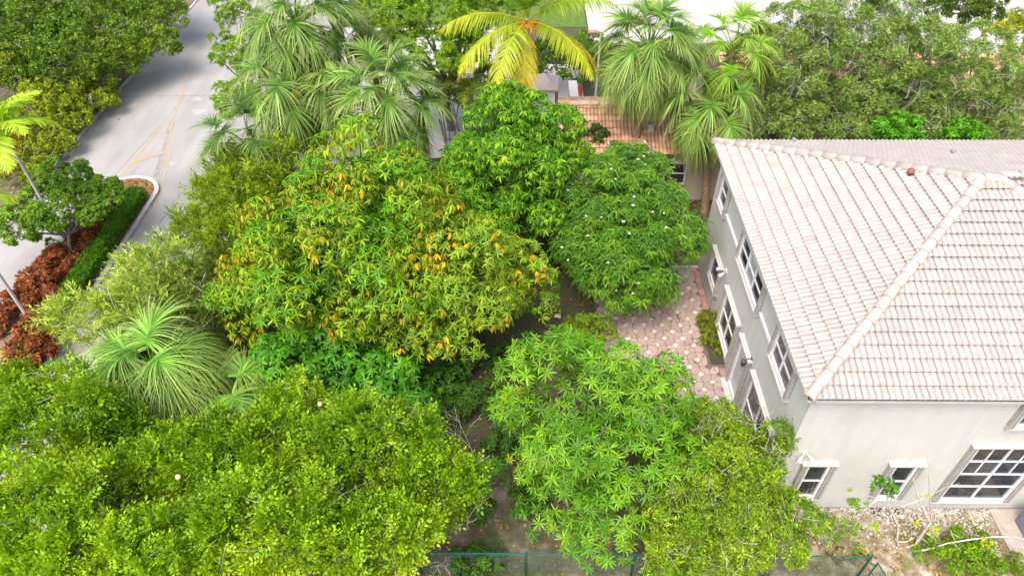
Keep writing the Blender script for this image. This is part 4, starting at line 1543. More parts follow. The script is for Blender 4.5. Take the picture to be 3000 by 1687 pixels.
def feather_palm(label, hub, base, nf, L, cols, seed, trunk_r=.085, group=None, els=(75, -25), inflo=True, az0=0.0):
    r = np.random.default_rng(seed)
    base = np.array([base[0], base[1], 0.0]); hub = np.asarray(hub, float)
    root = thing('feather_palm', base, label, 'palm', group)
    V, F = tube([base + np.array([0, 0, -.05]), base + np.array([0, 0, .25]), (base + hub) / 2, hub - np.array([0, 0, .5])], [trunk_r * 1.5, trunk_r * 1.1, trunk_r, trunk_r * .9], 8)
    mk('trunk', V, F, GREYTRUNK, root, smooth=True)
    V, F = tube([hub - np.array([0, 0, .52]), hub - np.array([0, 0, .35]), hub, hub + np.array([0, 0, .15])], [trunk_r * .9, trunk_r * 1.15, trunk_r * .9, trunk_r * .3], 8)
    mk('crownshaft', V, F, LEAF, root, np.ones((len(V), 3)) * np.array([.16, .28, .04]), True)
    for i in range(nf):
        f = (i + .5) / nf
        V, F, c = pinnate_frond(R(els[0] + (els[1] - els[0]) * f), r, *cols, L=L * r.uniform(.9, 1.08), n=34, ll=.62, bend=1.3, hang=.35, w=.075, rr=.025)
        obj('frond', mesh_np('frond', V, F, LEAF, c), root, mat4=rot_frond(az0 + i * 2.39996, 1.0, hub, r.uniform(-.2, .2)))
    if inflo:
        for i in range(3):
            flower_stalk(root, hub - np.array([0, 0, .5]), i * 2.1 - .6, .55, r, (.42, .24, .02), 110, .6)
    return root


FC = ((.17, .36, .015), (.36, .50, .06))
feather_palm('slender grey trunked feather palm rising from the red shrubs of the median', (-19.4, 23.0, 6.2), (-19.4, 23.0), 12, 2.1, FC, 81, trunk_r=.065, els=(75, 0))
feather_palm('slender grey trunked feather palm growing next to the strap leaved plant', (-18.7, 18.5, 6.2), (-18.7, 18.5), 12, 2.1, FC, 82, trunk_r=.065, els=(75, -10), inflo=False)

# clump of thin stemmed cane palms
r = np.random.default_rng(90)
for k, (u, v, z) in enumerate([(1120, 210, 3.4), (1165, 225, 3.2), (1205, 215, 3.0)]):
    h = at(u, v, z)
    root = thing('cane_palm', (h[0], h[1], 0), ('thin stemmed cane palm with bare dark stems by the white side street', 'cane palm clump with dark drooping leaflets under the coconut palm', 'leafy cane palm with olive fronds close to the gazebo')[k], 'palm', 'cane palms')
    for j in range(6):
        a = r.uniform(0, 6.28)
        b = np.array([h[0] + math.cos(a) * .25, h[1] + math.sin(a) * .25, 0]); t = h + np.array([math.cos(a) * .7, math.sin(a) * .6, r.uniform(-.7, .3)])
        V, F = tube([b, (b + t) / 2 + np.array([0, 0, .2]), t], [.04, .03, .022], 5)
        mk('stem', V, F, BARK, root, smooth=True)
        for q in range(3 if k else 2):
            V, F, c = pinnate_frond(R(r.uniform(10, 65)), r, ((.05, .09, .02), (.06, .12, .015), (.09, .15, .015))[k], ((.10, .14, .03), (.12, .19, .02), (.22, .26, .02))[k], L=1.3, n=22, ll=.5, bend=1.5, hang=.4, w=.04, rr=.018)
            obj('frond', mesh_np('frond', V, F, LEAF, c), root, mat4=rot_frond(r.uniform(0, 6.28), 1.0, t))

# ------------------------------------------------------------------ mango and other garden trees
gA, gA2 = (.085, .225, .012), (.17, .30, .015)
fl1, fl2, fl3 = (.36, .32, .03), (.38, .25, .03), (.22, .27, .03)
rosette_tree('mango_tree', 'big mango tree flushed with drooping yellow and orange young leaves', 'mango tree',
             [lobe(850, 625, 245, 225, 4.9, 2.6), lobe(935, 485, 185, 110, 6.0, 1.8), lobe(690, 750, 120, 140, 3.6, 1.8)],
             [(T_ROS, gA, 5, 1.0, .6), (T_HANG, gA2, 3, 1.0, .6), (T_FLUSH, fl3, 2.0, .95, .9), (T_FLUSH, fl1, 1.9, .95, .9), (T_FLUSH, fl2, .5, .9, .9)], .275, .205, 52, 1, patch=.6)
rosette_tree('mango_tree', 'broad low mango tree with olive and golden tips beside the bare dark lawn', 'mango tree',
             [lobe(1130, 690, 190, 165, 4.3, 2.0), lobe(1270, 720, 115, 105, 3.4, 1.5), lobe(1080, 830, 150, 90, 3.2, 1.4), lobe(1030, 600, 130, 110, 4.8, 1.5)],
             [(T_ROS, (.12, .23, .02), 5, 1.0, .6), (T_HANG, (.19, .31, .025), 4, 1.0, .6), (T_FLUSH, (.42, .34, .03), 2.2, 1.0, .9), (T_FLUSH, (.30, .30, .03), 1.0, 1.0, .9)], .25, .215, 46, 2, patch=.4)
rosette_tree('mango_tree', 'pale fresh green mango tree filling the gap behind the yellow flushed one', 'mango tree',
             [lobe(1110, 530, 110, 105, 4.1, 1.7), lobe(1165, 600, 60, 60, 3.2, 1.0)],
             [(T_ROS, (.12, .31, .025), 5, 1.0, .6), (T_HANG, (.17, .37, .03), 3, 1.0, .6)], .21, .18, 50, 3)
rosette_tree('mango_tree', 'low deep green mango with glossy star leaf whorls beside the silvery palm', 'mango tree',
             [lobe(800, 930, 165, 95, 2.4, 1.5), lobe(930, 960, 130, 75, 1.9, 1.2), lobe(1020, 1040, 90, 60, 1.4, .9)],
             [(T_BROAD, (.05, .19, .015), 5, 1.0, .6), (T_ROS, (.09, .27, .02), 3, 1.0, .7)], .275, .205, 48, 4)
rosette_tree('mango_tree', 'dome shaped dark mango with hanging leaves touching the orange roof', 'mango tree',
             [lobe(1280, 460, 178, 185, 3.9, 2.5), lobe(1305, 340, 125, 105, 5.3, 1.8), lobe(1230, 560, 130, 85, 2.4, 1.5)],
             [(T_HANG, (.065, .20, .010), 5, 1.0, .75), (T_HANG, (.14, .31, .015), 4, 1.0, .75), (T_HANG, (.26, .40, .02), 1.0, 1.0, .75)], .265, .19, 52, 5)
rosette_tree('mango_tree', 'vivid green mango with flat star shaped leaf whorls over the fence', 'mango tree',
             [lobe(1440, 1010, 205, 165, 3.9, 1.9), lobe(1620, 1020, 110, 130, 3.6, 1.6), lobe(1560, 1160, 175, 110, 3.0, 1.3), lobe(1500, 1320, 105, 95, 2.5, 1.0), lobe(1390, 1150, 120, 90, 2.0, .9)],
             [(T_STAR, (.07, .20, .012), 5, 1.0, .6), (T_STAR, (.125, .28, .016), 4, 1.0, .6), (T_STAR, (.28, .37, .02), 1.2, 1.0, .6)], .265, .215, 50, 6, patch=.5, inner=1.5)
rt, P_, N_, sc_ = rosette_tree('feathery_tree', 'dark feathery leaved tree dotted with small white flowers beside the pink pavers', 'tree',
             [lobe(1580, 560, 140, 165, 3.2, 2.1), lobe(1550, 670, 125, 105, 2.4, 1.6), lobe(1580, 430, 90, 75, 3.9, 1.2)],
             [(T_WHORL, (.05, .15, .015), 5, 1.0, .75), (T_WHORL, (.10, .23, .025), 4, 1.0, .75), (T_WHORL, (.19, .32, .06), 1.0, 1.0, .75)], .31, .205, 50, 7)
fb = MB()
for k in range(5):
    t = k * 1.2566
    fb.add([(0, 0, 0), (.035 * math.cos(t - .4), .035 * math.sin(t - .4), .012), (.055 * math.cos(t), .055 * math.sin(t), .02), (.035 * math.cos(t + .4), .035 * math.sin(t + .4), .012)], [(0, 1, 2, 3)])
fme = bpy.data.meshes.new('flower'); fme.from_pydata(fb.V, [], fb.F); fme.materials.append(PETALW); fme.update()
fr_ = np.random.default_rng(4)
vis = np.nonzero(sc_ > .3)[0]
for i in fr_.choice(vis, 46, replace=False):
    obj('flower', fme, rt, mat4=Matrix.Translation(Vector(P_[i] + N_[i] * .12 + np.array([0, 0, .12]))) @ Matrix.Rotation(fr_.uniform(0, 6), 4, 'Z') @ Matrix.Scale(fr_.uniform(.8, 1.25), 4))

# saplings with star leaves on the bare soil
for k, (u, v, z, du) in enumerate([(1240, 1190, .9, 45), (1050, 1010, 1.4, 60), (1340, 1300, .8, 50)]):
    rosette_tree('mango_sapling', ('young mango sapling growing out of bare soil near the dead twiggy shrub', 'thin young mango reaching over the dark gap between the mango trees', 'small mango sapling standing on bare sand right behind the fence')[k], 'sapling',
                 [lobe(u, v, du, du * .8, z, .5)], [(T_STAR, (.05, .18, .015), 5, 1.0, .6), (T_STAR, (.08, .24, .02), 3, 1.0, .6)], .22, .2, 26, 30 + k, parts=60, inner=0, trunk_r=.03, nlimb=3)

# fruit tree thicket with compound leaves
HC = [(.08, .175, .009), (.135, .265, .012), (.21, .36, .018), (.29, .41, .025)]
GF = 'fruit trees in the thicket'
H = [('broad fruit tree with yellow green compound leaves directly beside the silvery palm', [lobe(150, 1085, 190, 120, 4.2, 1.5), lobe(40, 1000, 90, 60, 3.6, 1.0), lobe(300, 1110, 100, 80, 3.4, 1.2)], 1),
     ('fruit tree with bright lime leaf sprays spreading low over the grass strip', [lobe(120, 1320, 190, 130, 4.4, 1.5), lobe(260, 1240, 130, 90, 3.8, 1.2), lobe(230, 1430, 170, 80, 4.2, 1.2), lobe(20, 1430, 120, 80, 4.0, 1.2)], 2),
     ('dense olive fruit tree between the low deep green mango and the fence', [lobe(640, 1150, 170, 120, 4.0, 1.4), lobe(480, 1190, 130, 110, 3.6, 1.3), lobe(750, 1040, 90, 70, 3.0, 1.0)], 3),
     ('spreading yellow green fruit tree beside the leafless twiggy shrub', [lobe(930, 1140, 190, 110, 3.7, 1.4), lobe(1110, 1230, 110, 90, 3.1, 1.1)], 4),
     ('fruit tree with large round lime leaves leaning over the chain link fence', [lobe(700, 1350, 230, 100, 4.4, 1.4), lobe(940, 1350, 160, 105, 3.7, 1.2), lobe(440, 1400, 140, 80, 4.2, 1.1)], 5)]
for lab, lobes, s in H:
    leafy_tree('fruit_tree', lab, 'fruit tree', lobes, T_PIN, HC, ([3, 4, 2.4, 1] if s in (1, 3, 4) else [2, 4, 4, 2]),  .295, 74, seed=s, group=GF, trunk_r=.12, upw=.2, jitter=.5, inner=5, patch=.6, sub=.30, twigs=40, twig_rad=.005, twig_len=.8, axis_out=True)
# pale round fruits
fx = np.random.default_rng(12)
for k, (u, v, z) in enumerate([(46, 975, 4.2), (447, 1112, 4.7), (807, 1022, 3.9), (452, 1205, 4.6), (733, 1310, 5.4)]):
    p = at(u, v, z) + np.array([0, 0, .1])
    tag(MB().tube([p + np.array([0, 0, .075]), p + np.array([0, 0, .055]), p, p - np.array([0, 0, .055]), p - np.array([0, 0, .075])], [.012, .058, .078, .055, .01], 9).make('fruit', FRUITM, smooth=True),
        ('pale round fruit on the tree reaching toward the strap leaved plants', 'pale fruit just below the silvery fan palm crown', 'pale fruit right under the glossy star leaf whorls', 'pale round fruit on the lime leaf spray tree edge', 'pale fruit on the tree leaning over the chain link fence')[k], 'fruit', 'pale fruits in the thicket')

# shrub against the house corner
leafy_tree('round_leaf_shrub', 'large light green small leaved shrub pressed against the house corner', 'shrub',
           [lobe(1860, 1190, 130, 135, 2.7, 1.3), lobe(1790, 1080, 85, 75, 2.4, 1.0), lobe(1900, 1330, 140, 110, 2.3, 1.2), lobe(1760, 1300, 150, 120, 2.2, 1.1), lobe(1740, 1420, 110, 60, 1.7, .8)],
           T_TUFTL, [(.085, .18, .012), (.15, .27, .018), (.25, .39, .035)], [3, 4, 2.4], .088, 125, seed=20, trunk_r=.09, upw=.35, inner=24, sub=.32, twigs=420, twig_rad=.0045, twig_len=.7)
leafy_tree('shrub', 'small rounded light green shrub in the lawn gap beside the pavers', 'shrub', [lobe(1480, 830, 62, 42, .7, .45)], T_TUFT, [(.12, .22, .02), (.2, .32, .03)], [3, 2], .06, 190, seed=21, trunk_r=.03, inner=30)
leafy_tree('shrub', 'dark glossy shrub growing close under the orange tiled roof', 'shrub', [lobe(1500, 370, 60, 50, 2.5, 1.0)], T_TUFT, [(.03, .075, .02), (.06, .12, .03)], [3, 2], .085, 130, seed=22, trunk_r=.05, inner=10)
# planter shrubs
for k, (x, y, s) in enumerate([(7.25, 18.95, .30), (7.27, 18.35, .27), (7.25, 17.75, .26)]):
    leafy_tree('planter_shrub', ('yellow green planter shrub at the far end of the bed under the wall', 'yellow green planter shrub in the middle of the bed under the wall', 'small planter shrub next to the bare end of the bed')[k], 'shrub',
               [np.array([x, y, .15 + s * .6, s * .95, s * 1.2, s * .7])], T_TUFTL, [(.12, .17, .012), (.22, .27, .02)], [3, 2], .075, 220, seed=24 + k, trunk_r=.02, inner=40, group='planter shrubs', nlimb=3)

# feathery evergreens by the road
SC1 = [(.11, .21, .012), (.17, .28, .02), (.23, .34, .02)]
leafy_tree('feathery_evergreen', 'upright feathery evergreen between the road and the yellow flushed mango', 'tree',
           [lobe(640, 510, 75, 80, 3.4, 1.4), lobe(540, 500, 45, 45, 3.4, .8), lobe(690, 430, 60, 50, 4.2, .9), lobe(520, 590, 75, 45, 2.6, .8), lobe(600, 430, 45, 40, 4.2, .8), lobe(610, 610, 60, 70, 2.6, 1.0)],
           T_SPRAY, SC1, [3, 4, 2], .52, 30, seed=41, upw=.45, jitter=.4, inner=3, sub=.30, axis_out=True, twigs=60, twig_len=.8)
leafy_tree('feathery_evergreen', 'pale wispy feathery tree with visible branches over the median hedge', 'tree',
           [lobe(395, 690, 85, 65, 2.9, 1.0), lobe(235, 805, 110, 55, 2.5, .7), lobe(390, 780, 120, 75, 2.5, .9), lobe(500, 730, 60, 60, 2.2, .8)],
           T_SPRAY, [(.15, .27, .04), (.25, .37, .09), (.36, .47, .18)], [3, 4, 3], .46, 30, seed=42, upw=.2, jitter=.4, inner=2, sub=.30, axis_out=True, twigs=110, twig_rad=.009, twig_len=1.1, bark=TWIG)
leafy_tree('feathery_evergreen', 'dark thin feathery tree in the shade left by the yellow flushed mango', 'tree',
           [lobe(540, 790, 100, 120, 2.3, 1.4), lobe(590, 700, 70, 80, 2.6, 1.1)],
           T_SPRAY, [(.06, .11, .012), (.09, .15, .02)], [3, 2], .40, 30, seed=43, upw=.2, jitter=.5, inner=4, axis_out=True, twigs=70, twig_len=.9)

# median tree, hedge and shrubs
leafy_tree('median_tree', 'small spreading glossy leaved tree standing on the planted median', 'tree',
           [lobe(150, 515, 115, 60, 2.5, .6), lobe(60, 565, 75, 40, 2.2, .45), lobe(225, 480, 70, 40, 2.6, .45), lobe(165, 440, 80, 35, 2.8, .4), lobe(275, 490, 45, 30, 2.4, .35)],
           L_BROAD, [(.06, .16, .012), (.11, .24, .015), (.18, .33, .03)], [3, 4, 2], .125, 85, seed=51, base=(-19.1, 22.4), trunk_r=.09, upw=.6, jitter=.3, inner=4, sub=.4)
hd_ = np.random.default_rng(52)
hroot = thing('hedge', (-17.95, 23, .1), 'clipped bright green hedge running along the kerb of the median', 'hedge')
parts_ = []
for (x0, x1, y0, y1, h) in [(-18.35, -17.62, 15.5, 27.0, .55)]:
    n = 8000
    X = hd_.uniform(x0, x1, n); Y = hd_.uniform(y0, y1, n)
    X += (np.sin(Y * 1.3) * .05)
    side = hd_.uniform(size=n) < .35
    Z = np.where(side, hd_.uniform(.12, h, n), h + hd_.normal(0, .035, n) + .06 * np.sin(Y * 2.7) * np.sin(X * 5))
    X = np.where(side, np.where(hd_.uniform(size=n) < .5, x0, x1) + hd_.normal(0, .03, n), X)
    P = np.stack([X, Y, Z + .1], 1)
    cl, _ = pick_cols([(.045, .16, .010), (.08, .24, .012), (.13, .30, .02)], [3, 4, 2], n, hd_)
    ax = norm(np.array([0, 0, 1.0]) + hd_.normal(size=(n, 3)) * .5)
    parts_.append(scatter(T_TUFT[0], P, frames(ax, hd_.uniform(0, 6, n)), np.full(n, .065) * hd_.uniform(.8, 1.3, n), cl))
V, F, c = merge(parts_)
stuff(mk('foliage', V, F, LEAF, hroot, c))
MB().box((-18.3, 15.6, .09), (-17.67, 26.9, .52)).make('branch_core', BARK, hroot)

RC = [(.13, .04, .022), (.22, .075, .04), (.28, .11, .065), (.13, .08, .03)]
red = [(-18.6, 25.6, .42, 'dark leaved copperleaf shrub closest to the bark mulched nose of the median'), (-18.75, 24.7, .48, 'dark copper shrub beside the hedge, shaded by the median tree'), (-19.2, 23.9, .42, 'brown copperleaf shrub under the spreading median tree'), (-18.7, 23.3, .55, 'copper leaved shrub just past the thin palm trunk base'),
       (-19.5, 22.2, .5, 'rusty copperleaf shrub beside the pink hibiscus flower'), (-18.9, 21.6, .55, 'broad rusty copperleaf shrub pressed against the hedge'), (-19.7, 20.9, .5, 'rusty copperleaf shrub overhanging the road edge'),
       (-19.1, 20.4, .58, 'large brick red copperleaf shrub in the middle of the median bed'), (-19.75, 19.5, .5, 'brick red copperleaf shrub nearest the grey palm trunk'), (-18.5, 19.6, .5, 'brick red copperleaf shrub under the pale wispy tree'),
       (-18.3, 18.4, .5, 'small red copperleaf shrub between the palm trunk and the wispy tree'), (-17.75, 17.2, .68, 'rounded dark red copperleaf shrub beside the silvery fan palm'), (-19.95, 18.6, .42, 'red copperleaf shrub behind the strap leaved plant')]
for k, (x, y, s, lab) in enumerate(red):
    leafy_tree('copperleaf_shrub', lab, 'shrub', [np.array([x, y, .1 + s * .8, s * 1.2, s * 1.3, s * .8])], L_BROAD, RC if k not in (0, 1) else [(.07, .04, .02), (.10, .06, .02), (.06, .09, .02)], [3, 4, 2, 1] if k not in (0, 1) else [3, 3, 2], .14, 75, seed=60 + k, group='copperleaf shrubs', trunk_r=.02, upw=.5, inner=14, nlimb=3, sub=.45)
for k, (x, y, s) in enumerate([(-19.85, 23.2, .36), (-19.95, 22.0, .3), (-19.95, 24.6, .35)]):
    leafy_tree('low_shrub', ('dark green low shrub along the road side of the median by the palm trunk', 'dark green low shrub carrying one pink hibiscus flower', 'dark green low shrub under the median tree at the road edge')[k], 'shrub', [np.array([x, y, .1 + s * .7, s, s * 1.6, s * .7])], T_TUFT, [(.04, .10, .012), (.07, .15, .015)], [3, 2], .07, 150, seed=80 + k, group='low median shrubs', trunk_r=.02, inner=20, nlimb=3)
hp = np.array([-19.85, 21.85, .72])
fb = MB()
for k in range(5):
    t = k * 1.2566
    fb.add([tuple(hp), tuple(hp + np.array([.10 * math.cos(t - .5), .10 * math.sin(t - .5), .03])), tuple(hp + np.array([.15 * math.cos(t), .15 * math.sin(t), .05])), tuple(hp + np.array([.10 * math.cos(t + .5), .10 * math.sin(t + .5), .03]))], [(0, 1, 2, 3)])
tag(fb.make('hibiscus_flower', PETALR), 'single pink red hibiscus flower open above the copper shrubs', 'flower')

# strap leaved plant
sp = np.random.default_rng(91)
for k, (u, v, s) in enumerate([(38, 890, 1.0), (5, 840, .75)]):
    p = at(u, v, .15); p[2] = .1
    root = thing('strap_leaf_plant', p, ('clump of long strap shaped green leaves with yellowing tips', 'smaller strap leaved clump half hidden behind the bigger one')[k], 'plant', 'strap leaved plants')
    for i in range(26):
        az, el = i * 2.4, R(sp.uniform(25, 80)); L = s * sp.uniform(.6, .95)
        d = np.array([[math.cos(az) * math.cos(el), math.sin(az) * math.cos(el), math.sin(el)]])
        V, F, T = strips(np.array([p]), d, norm(np.cross(d, [[0, 0, 1.0]])), np.array([L]), np.array([.5 * math.cos(el)]), np.array([.085]), 5, (.7, 1, .9, .6, .05), 2.0)
        base_c = np.array([.05, .14, .012]) if i % 4 else np.array([.22, .28, .02])
        mk('leaf', V, F, LEAF, root, (base_c * (1 + .5 * T[:, None])))

# ------------------------------------------------------------------ trees across the road
TC = [(.065, .14, .016), (.11, .21, .02), (.17, .29, .025)]
GT = 'dense trees along the verge'
tl = [('dense dark roadside tree in the corner of the wood beyond the road', [lobe(70, 60, 150, 105, 2.7, 1.6), lobe(30, 150, 90, 70, 2.3, 1.2)], [4, 3, 1]),
      ('dense roadside tree whose boughs reach furthest over the kerb', [lobe(350, 105, 90, 65, 2.3, 1.2), lobe(265, 160, 80, 55, 2.0, 1.0)], [3, 4, 2]),
      ('dark roadside tree filling the middle of the wood beyond the road', [lobe(215, 60, 115, 90, 2.8, 1.5)], [4, 3, 1]),
      ('far roadside tree where the road narrows out of sight', [lobe(400, 25, 75, 55, 2.4, 1.2), lobe(330, -20, 120, 60, 2.8, 1.4)], [3, 4, 2]),
      ('dark understorey tree behind the yellow green roadside bush', [lobe(130, 175, 130, 75, 2.2, 1.3)], [5, 3, .6])]
for k, (lab, lobes, w_) in enumerate(tl):
    leafy_tree('roadside_tree', lab, 'tree', lobes, T_TUFT, TC, w_, .125, 50, seed=110 + k, base=(min(np.mean([L[0] for L in lobes]), -24.6) - .4 * k, np.mean([L[1] for L in lobes])), group=GT, trunk_r=.14, inner=9, sub=.34, patch=.5, twigs=40)
tb = [('yellow green bush behind the feather palm at the shaded verge', [lobe(130, 250, 85, 50, 1.6, .9)]), ('low yellow green bush spilling toward the kerb of the verge', [lobe(165, 300, 60, 40, 1.1, .7)]),
      ('lime bush at the edge of the dark wood beyond the road', [lobe(10, 175, 50, 50, 2.6, .9)]), ('low mixed bush under the feather palm crown on the verge', [lobe(60, 400, 70, 50, .9, .6)]), ('dull green scrub bush deep in the shade of the roadside wood', [lobe(20, 330, 80, 60, 1.2, .8), lobe(150, 360, 50, 35, .7, .45)]), ('thin scrub bush on the litter beside the rough kerb stones', [lobe(235, 250, 60, 40, .8, .5)])]
for k, (lab, lobes) in enumerate(tb):
    leafy_tree('verge_bush', lab, 'bush', lobes, T_TUFT, [(.13, .20, .012), (.22, .30, .015), (.09, .14, .012)], [3, 3, 1.5], .11, 75, seed=120 + k, group='verge bushes', trunk_r=.04, inner=10, nlimb=4, twigs=25)

# ------------------------------------------------------------------ trees behind, towards the street
leafy_tree('broadleaf_tree', 'light green broadleaf tree with a grey trunk beside the coconut palm', 'tree',
           [lobe(990, 50, 100, 85, 6.0, 1.6), lobe(1120, 30, 110, 90, 6.4, 1.7), lobe(1070, 150, 120, 65, 4.8, 1.2), lobe(1180, 120, 70, 70, 4.8, 1.2), lobe(1220, 20, 70, 60, 5.6, 1.2)],
           L_ROS, [(.085, .20, .010), (.14, .28, .015), (.22, .36, .02)], [3, 4, 2], .17, 30, seed=130, trunk_r=.2, upw=.6, jitter=.3, inner=3, sub=.32)
leafy_tree('broadleaf_tree', 'bright green tree showing at the road edge behind the tallest fan palm', 'tree',
           [lobe(585, 30, 50, 50, 4.6, 1.2), lobe(590, 140, 55, 55, 3.6, 1.2), lobe(600, 260, 55, 60, 2.4, 1.1)],
           L_ROS, [(.09, .22, .010), (.17, .32, .015)], [3, 3], .14, 44, seed=131, trunk_r=.12, upw=.6, jitter=.3, inner=4)
leafy_tree('hedge_tree', 'dark green bushy tree seen between the lower coconut fronds', 'tree', [lobe(1400, 160, 90, 50, 1.9, 1.2), lobe(1260, 190, 70, 60, 2.0, 1.2)], T_TUFT, [(.05, .12, .012), (.10, .19, .015)], [3, 2], .11, 60, seed=132, trunk_r=.08, inner=8)
leafy_tree('hedge_tree', 'small bushy tree behind the lamp post on the lawn edge', 'tree', [lobe(1480, 130, 60, 50, 1.8, 1.0)], T_TUFT, [(.08, .17, .012), (.16, .27, .015)], [3, 2], .10, 60, seed=133, trunk_r=.06, inner=8)
OC = [(.095, .185, .05), (.15, .255, .085), (.22, .33, .14)]
GO = 'grey green oaks'
oaks = [('grey green oak with fine twiggy foliage right beside the bright upright fan palm', [lobe(1985, 140, 130, 115, 6.0, 2.0), lobe(1950, 255, 100, 80, 4.2, 1.5), lobe(1985, 315, 85, 35, 3.5, .8)]),
        ('spreading grey green oak above the middle of the pale roof edge', [lobe(2140, 95, 150, 120, 6.4, 2.1), lobe(2120, 255, 140, 85, 4.2, 1.6), lobe(2130, 320, 110, 35, 3.5, .8)]),
        ('wide grey green oak with bare twigs in front of the white street', [lobe(2290, 150, 130, 110, 6.0, 2.0), lobe(2290, 265, 125, 80, 4.2, 1.5), lobe(2310, 325, 110, 32, 3.5, .8)]),
        ('sparser grey green oak at the far corner of the pale roof', [lobe(2440, 200, 125, 100, 5.4, 1.8), lobe(2520, 270, 100, 85, 4.4, 1.4), lobe(2450, 315, 130, 48, 3.8, 1.0)])]
for k, (lab, lobes) in enumerate(oaks):
    leafy_tree('oak_tree', lab, 'oak', lobes, T_TUFTL, OC, [3, 4, 2.4], .105, 66 if k < 3 else 48, seed=140 + k, group=GO, trunk_r=.2, inner=9 if k < 3 else 5, sub=.3, patch=.3, twigs=300, twig_rad=.0065, twig_len=.9)
leafy_tree('street_tree', 'yellow green street tree with open branches at the white driveway', 'tree', [lobe(2560, 100, 55, 80, 4.6, 1.3), lobe(2520, 180, 60, 45, 4.0, .8), lobe(2575, 240, 35, 50, 3.4, .8)], L_ROS, [(.17, .25, .008), (.28, .33, .012)], [3, 3], .19, 20, seed=150, trunk_r=.12, upw=.6, inner=1, sub=.4)
leafy_tree('street_tree', 'dark green street tree with a leaning dark trunk on the white street', 'tree', [lobe(2420, 5, 90, 50, 4.6, 1.2), lobe(2470, 45, 55, 30, 3.8, .7)], T_TUFT, [(.05, .11, .012), (.10, .18, .015)], [3, 2], .12, 55, seed=151, trunk_r=.14, inner=6, base=at(2335, 45, 0))
for k, (u, v, du, z) in enumerate([(2255, 335, 62, 4.9), (2425, 345, 50, 4.9)]):
    leafy_tree('eave_plant', ('bright glossy leaved plant spilling over the far eave under the oaks', 'second glossy leaved plant over the far eave beyond the roof vent')[k], 'plant', [lobe(u, v, du, 30, z, .7)], L_BROAD, [(.05, .20, .012), (.10, .30, .015)], [3, 3], .19, 50, seed=152 + k, trunk_r=.06, upw=.5, inner=5)

# ------------------------------------------------------------------ leafless shrubs
def bare_shrub(label, p0, h, seed, mat=TWIG, spread=.6, depthn=4, r0=.022, lean=(0, 0, 1), name='bare_shrub'):
    r = np.random.default_rng(seed)
    p0 = np.array(p0, float)
    root = thing(name, p0, label, 'shrub')
    b = MB()
    main = MB()

    def grow(p, d, L, rad, k, mb):
        q1 = p + d * L * .5 + r.normal(size=3) * L * .06; q2 = p + d * L
        mb.tube([p, q1, q2], [rad, rad * .8, rad * .6], 4, cap=False)
        if k == 0:
            return
        for i in range(r.integers(2, 4)):
            nd = norm(d + r.normal(size=3) * spread)
            grow(q1 + (q2 - q1) * r.uniform(.2, 1), nd, L * r.uniform(.5, .8), rad * .6, k - 1, b)

    grow(p0 - np.array([0, 0, .03]), norm(np.array(lean, float)), h * .55, r0, depthn, main)
    main.make('stem', mat, root)
    b.make('branches', mat, root)
    return root


g = at(1188, 1175, 0)
bare_shrub('leafless pale twiggy shrub standing on the bare soil gap', (g[0], g[1], 0), 2.1, 3, spread=.5)
g = at(1180, 1330, 0)
bare_shrub('leafless pale branches drooping at the edge of the fruit tree', (g[0], g[1], 0), 1.5, 5, spread=.7)
g = at(1075, 1440, .0)
bare_shrub('dry leafless branch lying against the chain link fence', (g[0], 9.25, 0), 1.3, 6, spread=.7, lean=(.7, -.2, .6))

# the traced leafless tree by the bright wall
cr = lambda p: (2400 + p[0] * .233, 1400 + p[1] * .233)
BR = [([(975, 870), (980, 760), (995, 600), (950, 500), (900, 400), (855, 290), (870, 180), (905, 80), (910, -40)], .035, 10.02),
      ([(855, 290), (740, 270), (620, 220), (530, 205)], .016, 9.9), ([(740, 270), (600, 360), (510, 480), (430, 640)], .014, 9.8), ([(880, 150), (780, 105), (650, 100)], .010, 10.1),
      ([(990, 800), (1100, 800), (1200, 745)], .022, 10.0),
      ([(1060, 905), (1200, 860), (1270, 740), (1400, 545), (1350, 450), (1240, 240), (1210, 100), (1180, 0), (1240, -60)], .045, 10.0),
      ([(1400, 545), (1412, 420), (1395, 250), (1385, 50), (1370, -30)], .026, 10.1), ([(1420, 540), (1450, 440), (1500, 370), (1560, 310)], .012, 9.9),
      ([(1150, 930), (1400, 890), (1600, 820), (1900, 770), (2200, 735), (2500, 740), (2700, 830)], .030, 9.75),
      ([(1720, 810), (1665, 700), (1655, 650)], .013, 9.7), ([(1700, 820), (1750, 900), (1820, 1050)], .014, 9.6), ([(1750, 890), (1800, 850), (1880, 900)], .010, 9.6), ([(1665, 690), (1780, 750), (1860, 730)], .008, 9.7),
      ([(1915, 770), (1915, 690), (1890, 620)], .010, 9.75), ([(1160, 430), (1175, 300), (1190, 180)], .012, 9.95), ([(1020, 355), (1180, 310), (1350, 240), (1600, 110), (1770, 65)], .010, 9.9), ([(1270, 740), (1350, 800), (1420, 885)], .012, 9.85), ([(1340, 690), (1450, 760), (1530, 850)], .012, 9.85),
      ([(2430, 735), (2500, 800), (2560, 900)], .008, 9.75), ([(2090, 750), (2140, 860), (2190, 950)], .008, 9.7), ([(1050, 360), (1100, 400), (1180, 430), (1220, 520)], .009, 9.95), ([(1160, 430), (1100, 510), (1100, 570)], .007, 9.9)]
q0 = aty(*cr((1060, 905)), 10.0)
bt = thing('leafless_tree', (q0[0], 10.0, 0), 'low pale leafless tree sprawling before the brightest wall with a few leaf tufts', 'tree')
